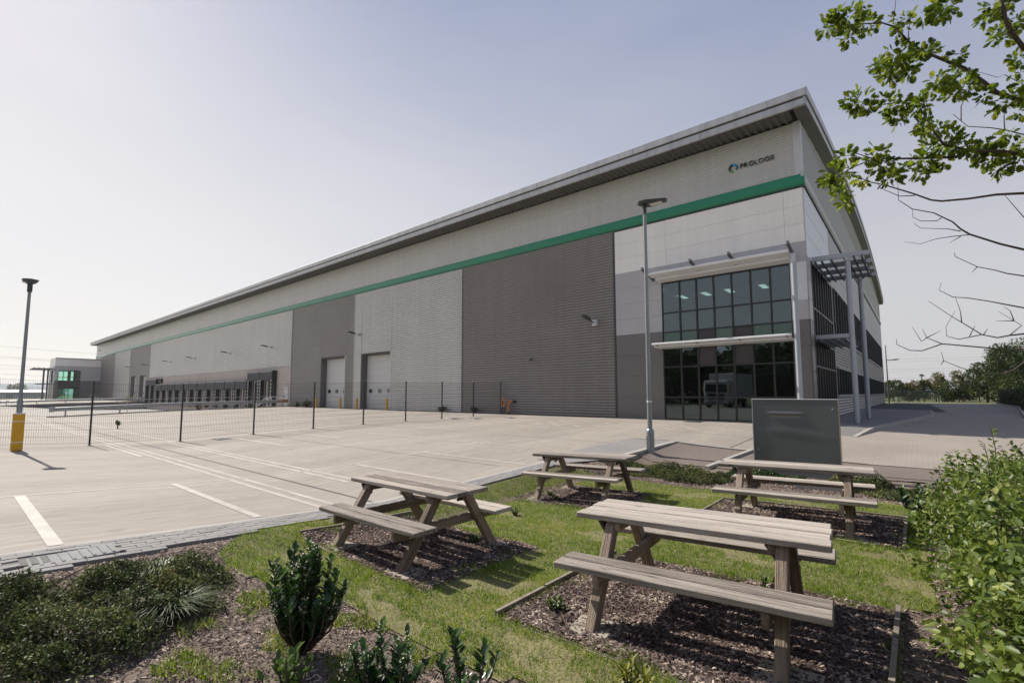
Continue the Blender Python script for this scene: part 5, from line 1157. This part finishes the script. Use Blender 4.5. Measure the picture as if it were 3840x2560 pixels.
def tree(name, lab, c, h, r, m, n=5200, ls=.22, grp=None, cat='tree', trunk=True, zb=.42):
    x, y = c; t = thing(name, (x,y,zb), lab, cat, grp)
    br = MB(); br.tube([(x,y,zb-.1),(x+.05,y,zb+h*.35),(x,y+.05,zb+h*.75)], [h*.028,h*.02,h*.008], 8)
    P, D = [], []; nl = 16
    for i in range(nl):
        a = rng.uniform(0,6.28); u = rng.uniform(.18,.95); rr = r*(.35+.65*math.sin(math.pi*min(.95,u*.9+.05)))*rng.uniform(.35,.85)
        cc = np.array([x+math.cos(a)*rr, y+math.sin(a)*rr, zb+h*u]); s = r*rng.uniform(.28,.48)
        br.tube([(x,y,zb+h*u*.55),((x+cc[0])/2,(y+cc[1])/2,zb+h*u*.8),tuple(cc)], [h*.010,h*.007,h*.003], 5, False)
        k = n//nl; d = randdir(k,.1); P.append(cc+d*np.array([s,s,s*.85])*(.5+.6*rng.random(k)[:,None])); D.append(d)
    P, D = np.concatenate(P), np.concatenate(D); q = P[:,2] > zb+.05; P, D = P[q], D[q]; k = len(P)
    br.build('trunk', 'bark', t)
    o = leafmesh('crown', m, P, unit(D+randdir(k)*.9), randdir(k,1), ls*rng.uniform(.6,1.3,k), ls*.6*rng.uniform(.7,1.2,k), 'diamond', t); o['kind'] = 'stuff'
    return t
TG = 'trees and bushes beyond the boundary fence'
for c, h, r, m, n, lb in (((10.2,84),7.0,4.2,'leaf_tree',18000,'big dark green tree rising behind the clipped hedge'),((7.4,93),5.4,2.7,'leaf_tree',9000,'mid-height dark tree between the big tree and the golden bushes'),((5.2,99),4.4,1.9,'leaf_autumn',4200,'golden bush just beyond the fence beside the mid-height tree'),((2.2,101),4.2,1.9,'leaf_autumn',4200,'feathery pale golden bush with tall sprigs beyond the fence'),
                          ((-.6,100),2.9,1.7,'leaf_autumn',3500,'low golden bush beyond the fence near the dark sapling'),((.75,97),4.4,.42,'leaf_tree',700,'slim dark sapling standing above the fence'),((-3.0,98),3.0,1.6,'leaf_tree',3800,'dark rounded bush beyond the fence near the office corner'),((-6,102),3.4,2.0,'leaf_tree',3800,'dark bush beyond the fence half hidden by the office wall'),((3.8,96),2.5,1.7,'leaf_tree',3000,'low green bush behind the fence under the golden ones'),((12.5,100),5.2,3.0,'leaf_tree',5000,'broad dark tree behind the big tree at the hedge')):
    tree('tree' if h > 4 else 'bush', lb, c, h, r, m, n, .26, TG, 'tree' if h > 4 else 'bush')
def hedge():
    t = thing('clipped_hedge', (8.6,62,.45), 'dark clipped hedge along the kerb of the driveway', 'hedge'); n = 16000
    y = rng.uniform(44,79,n); x0 = np.interp(y,[36,60,78],[4.5,6.9,7.2]); f = rng.integers(0,3,n); u = rng.random(n); w = rng.random(n)
    x = np.where(f == 0, x0+.05*rng.normal(size=n), x0+u*3.2); z = np.where(f == 0, .45+1.55*w, 2.0+.07*rng.normal(size=n)); y = np.where(f == 2, np.where(rng.random(n) < .5, 44, y)+.05*rng.normal(size=n), y); z = np.where(f == 2, .45+1.55*w, z)
    P = np.c_[x,y,z]; o = leafmesh('foliage', 'leaf_tree', P, randdir(n), randdir(n,.6), rng.uniform(.10,.2,n), rng.uniform(.06,.12,n), 'diamond', t); o['kind'] = 'stuff'
    MB().prism([(44.2,.4),(78.8,.4),(78.8,1.9),(44.2,1.9)], 7.25, 10, 'x').build('twiggy_core', 'bark', t)
hedge()

# ============================================================ FAR LEFT: OFFICE ANNEX, SHEDS, TREES, HILLS, CABLES
def annex():
    x0, x1, y0, y1 = -151.5, -143.4, 15.12, YW-.05
    t = thing('office_annex', (x1, 19, .5), 'small white and grey office block with green glass at the far end of the warehouse', 'building')
    def face(x):
        for ya, yb, za, zb, m, nm in ((y0,y1,8.0,9.8,'white_panel','white_band'),(y0,y1,7.1,8.0,'lgrey_panel','wall_panel'),(y0,15.65,4.82,7.1,'lgrey_panel','wall_panel'),(19.25,y1,4.82,7.1,'lgrey_panel','wall_panel'),(18.1,18.6,4.82,7.1,'frame_black','frame'),(15.65,19.25,3.08,4.82,'frame_black','spandrel'),(y0,15.65,.3,4.82,'dgrey_panel','wall_panel'),(19.25,y1,.3,4.82,'dgrey_panel','wall_panel'),(15.65,19.25,.3,.85,'frame_black','frame')):
            box(nm, m, t, x-.12, x, ya, yb, za, zb)
        for ya, yb, za, zb in ((15.65,18.1,4.82,7.1),(18.6,19.25,4.82,7.1),(15.65,19.25,.85,3.08)):
            w = box('window', 'glass_annex', t, x-.06, x-.04, ya, yb, za, zb); n = max(1, int((yb-ya)/.8))
            for k in range(n+1): yy = ya+(yb-ya)*k/n; box('mullion', 'frame_black', w, x-.09, x-.02, yy-.03, yy+.03, za, zb)
            box('transom', 'frame_black', w, x-.085, x-.025, ya, yb, za+.75, za+.81)
    face(x1); face(x0+.12)
    for za, zb, m in ((8.0,9.8,'white_panel'),(7.1,8.0,'lgrey_panel'),(.3,4.4,'dgrey_panel')): box('wall_panel', m, t, x0, x1, y0-.12, y0-.001, za, zb)
    for k in range(7): xx = x0+.1+k*(x1-x0-.3)/6; box('mullion', 'frame_black', t, xx, xx+.1, y0-.1, y0-.02, 4.4, 7.1)
    box('window', 'glass_annex', t, x0, x1, y0-.07, y0-.05, 4.4, 7.1)
    box('roof', 'roof_sheet', t, x0, x1, y0, y1, 9.55, 9.7); box('upper_floor', 'room_floor', t, x0+.2, x1-.2, y0+.1, y1, 3.7, 4.0)
    for k in range(5): yy = 11.9+k*.75; MB().bar((x0,yy,7.45),(x1-.1,yy,7.45),.1,.12).build('canopy_rail', 'steel_dark', t)
    for xx in (x0+.4, (x0+x1)/2, x1-.5): MB().bar((xx,11.7,7.32),(xx,y0,7.32),.1,.16).build('canopy_beam', 'steel_dark', t); MB().bar((xx,12.6,4.1),(xx,y0,4.1),.08,.12).build('canopy_beam', 'steel_dark', t)
    for px_, xx in ((160,-144.2),(176,-150.8)): yy = float(onX(px_,1450,xx)[1]); MB().tube([(xx,yy,.3),(xx,yy,7.3)], .16, 10).build('column', 'steel_dark', t)
annex()
for k in range(4):
    p = onX(333+k*11, 1493, -139); t = MB().tube([(p[0],p[1],.4),(p[0],p[1],1.25),(p[0]+.1,p[1]+.15,1.5),(p[0]+.2,p[1]+.45,1.5),(p[0]+.3,p[1]+.6,1.25),(p[0]+.3,p[1]+.6,.4)], .05, 6).build('cycle_hoop', 'galv', None, smooth=True); tag(t, 'pale steel cycle hoop in front of the grey office annex', 'bike rack', 'cycle hoops by the office annex')
t = thing('distant_shed', (-255,5,.3), 'long low pale shed far away beyond the yard', 'building')
box('wall', 'far_white', t, -268, -250, -34, 24, .2, 2.6); MB().prism([(-268.5,2.6),(-249.5,2.6),(-259,3.6)], -34.5, 24.5, 'y').build('roof', 'far_white', t)
for k in range(7): box('door', 'lamp_grey', t, -249.99, -249.9, -28+k*7, -26+k*7, .2, 2.0)
for k in range(7): tree('far_tree', 'distant green-gold tree in the row behind the long low shed', (-292+rng.uniform(-8,8), -30+k*10+rng.uniform(-2,2)), rng.uniform(4.2,5.6), 3.4, 'leaf_autumn' if k%2 else 'leaf_tree', 1200, .6, 'trees behind the distant shed', 'tree', zb=.3)
def hills():
    V = []; F = []; n = 220
    for i in range(n+1):
        a = R_(-20+230*i/n); r = 2300+260*math.sin(a*3+1); h = 22+7*math.sin(a*9)+5*math.sin(a*23+1)+2.5*math.sin(a*61)+1.5*math.sin(a*140)+(9 if a > R_(140) else 0)
        for rr, zz in ((r-700, -3), (r-250, h*.55), (r, h), (r+500, h*.6), (r+900, -5)): V.append((rr*math.cos(a), rr*math.sin(a), zz))
    for i in range(n):
        for q in range(4): F.append((i*5+q, i*5+q+1, (i+1)*5+q+1, (i+1)*5+q))
    struct(mesh_np('hills', V, np.array(F), 'hill', smooth=True))
hills()
def cable(p, q, sag, grp, lab):
    P = [Vector(p).lerp(Vector(q), i/24)-Vector((0,0,sag*4*(i/24)*(1-i/24))) for i in range(25)]
    o = MB().tube(P, .055, 4, False).build('power_cable', 'lamp_grey', None); tag(o, lab, 'cable', grp)
for z in (40.5, 33, 32, 26.5, 24, 20): cable((-420,-120,.8*z+7), (-420,260,.8*z-9), 3, 'power cables beyond the office annex', 'thin overhead power cable crossing the pale sky beyond the office annex')
for z in (34, 32, 25.5, 23.5, 18, 16): cable((-330,500,.93*z+4), (380,470,.93*z-5), 3, 'power cables beyond the golden bushes', 'thin overhead power cable crossing the sky above the golden bushes')

# ============================================================ BEHIND THE CAMERA (lorry mirrored in the glazing, trees added to darken its reflections)
def lorry():
    x, y = -15.5, -4.2; z = float(zyard(y)); t = thing('lorry', (x,y,z), 'white lorry parked behind the viewer and mirrored in the office glazing', 'lorry')
    cb = MB().bevbox(x-1.2,x+1.2,y-1.9,y,z+.55,z+2.75,.12).build('cab', 'van_white', t)
    MB().bevbox(x-1.05,x+1.05,y-.01,y+.02,z+1.55,z+2.35,.05).build('windscreen', 'black_rubber', cb); MB().bevbox(x-1.22,x+1.22,y-.1,y+.12,z+.35,z+.75,.05).build('bumper', 'lamp_grey', cb); MB().box(x-.8,x+.8,y+.0,y+.03,z+.85,z+1.4).build('grille', 'lamp_dark', cb)
    for s in (-1, 1): MB().bevbox(x+s*.75,x+s*1.12,y+.08,y+.14,z+.58,z+.72,.02).build('headlight', 'reflective', cb); MB().bevbox(x+s*1.25-.09,x+s*1.25+.09,y-.3,y-.18,z+1.6,z+2.2,.03).build('mirror', 'yellow', cb)
    MB().bevbox(x-1.27,x+1.27,y-8.6,y-2.1,z+1.0,z+3.5,.04).build('box_body', 'van_white', t); MB().box(x-.5,x+.5,y-8.4,y-.2,z+.5,z+.75).build('chassis', 'lamp_dark', t)
    for s in (-1, 1):
        for yy in (-1.0, -6.2):
            w = MB().tube([(x+s*.85,y+yy,z+.48),(x+s*1.18,y+yy,z+.48)], .48, 20).build('wheel', 'black_rubber', t, smooth=True); MB().tube([(x+s*1.10,y+yy,z+.48),(x+s*1.19,y+yy,z+.48)], .27, 16).build('rim', 'lamp_grey', w)
lorry()
for k, x in enumerate((-42,-36,-31,-26.5,-22,-17.5,-13,-8.5,-4,1,7)): tree('reflection_tree', 'dark tree added behind the viewer to darken the glazing reflections', (x+rng.uniform(-1,1), -25+rng.uniform(-2,2)), rng.uniform(7.5,9.5), 4.8, 'leaf_tree', 9000, .5, 'trees added behind the viewer for the reflections', 'tree', zb=.3)  # unseen row added so the lower panes mirror dark crowns, not sky
t = thing('banner', (-4.9,YW+.6,2.6), 'white cloth banner hanging inside the ground floor glazing', 'banner')
V = []; F = []
for i in range(21):
    u = i/20; xx = -5.75+1.6*u; yy = YW+.55+.05*math.sin(u*7); V += [(xx,yy,2.45+.10*math.sin(u*3)),(xx,yy+.004,2.83+.30*u-.05*math.sin(u*6))]
for i in range(20): F.append((2*i,2*i+2,2*i+3,2*i+1))
mesh_np('cloth', V, np.array(F), 'white_metal', t); 

# ============================================================ HAZE
def haze():
    m = bpy.data.materials.new('haze'); m.use_nodes = True; tt = m.node_tree; tt.nodes.remove(tt.nodes['Principled BSDF'])
    v = tt.nodes.new('ShaderNodeVolumePrincipled'); v.inputs['Color'].default_value = (.93,.95,1,1); v.inputs['Density'].default_value = HAZE_D; v.inputs['Anisotropy'].default_value = .3
    tt.links.new(v.outputs[0], tt.nodes['Material Output'].inputs['Volume']); M['haze'] = m
    o = MB().box(-3600,3600,-2600,3600,-8,47).build('haze', 'haze', None); tag(o, 'thin pale daytime haze over the whole place', 'haze', None, 'stuff')
HAZE_D = .00022
haze()
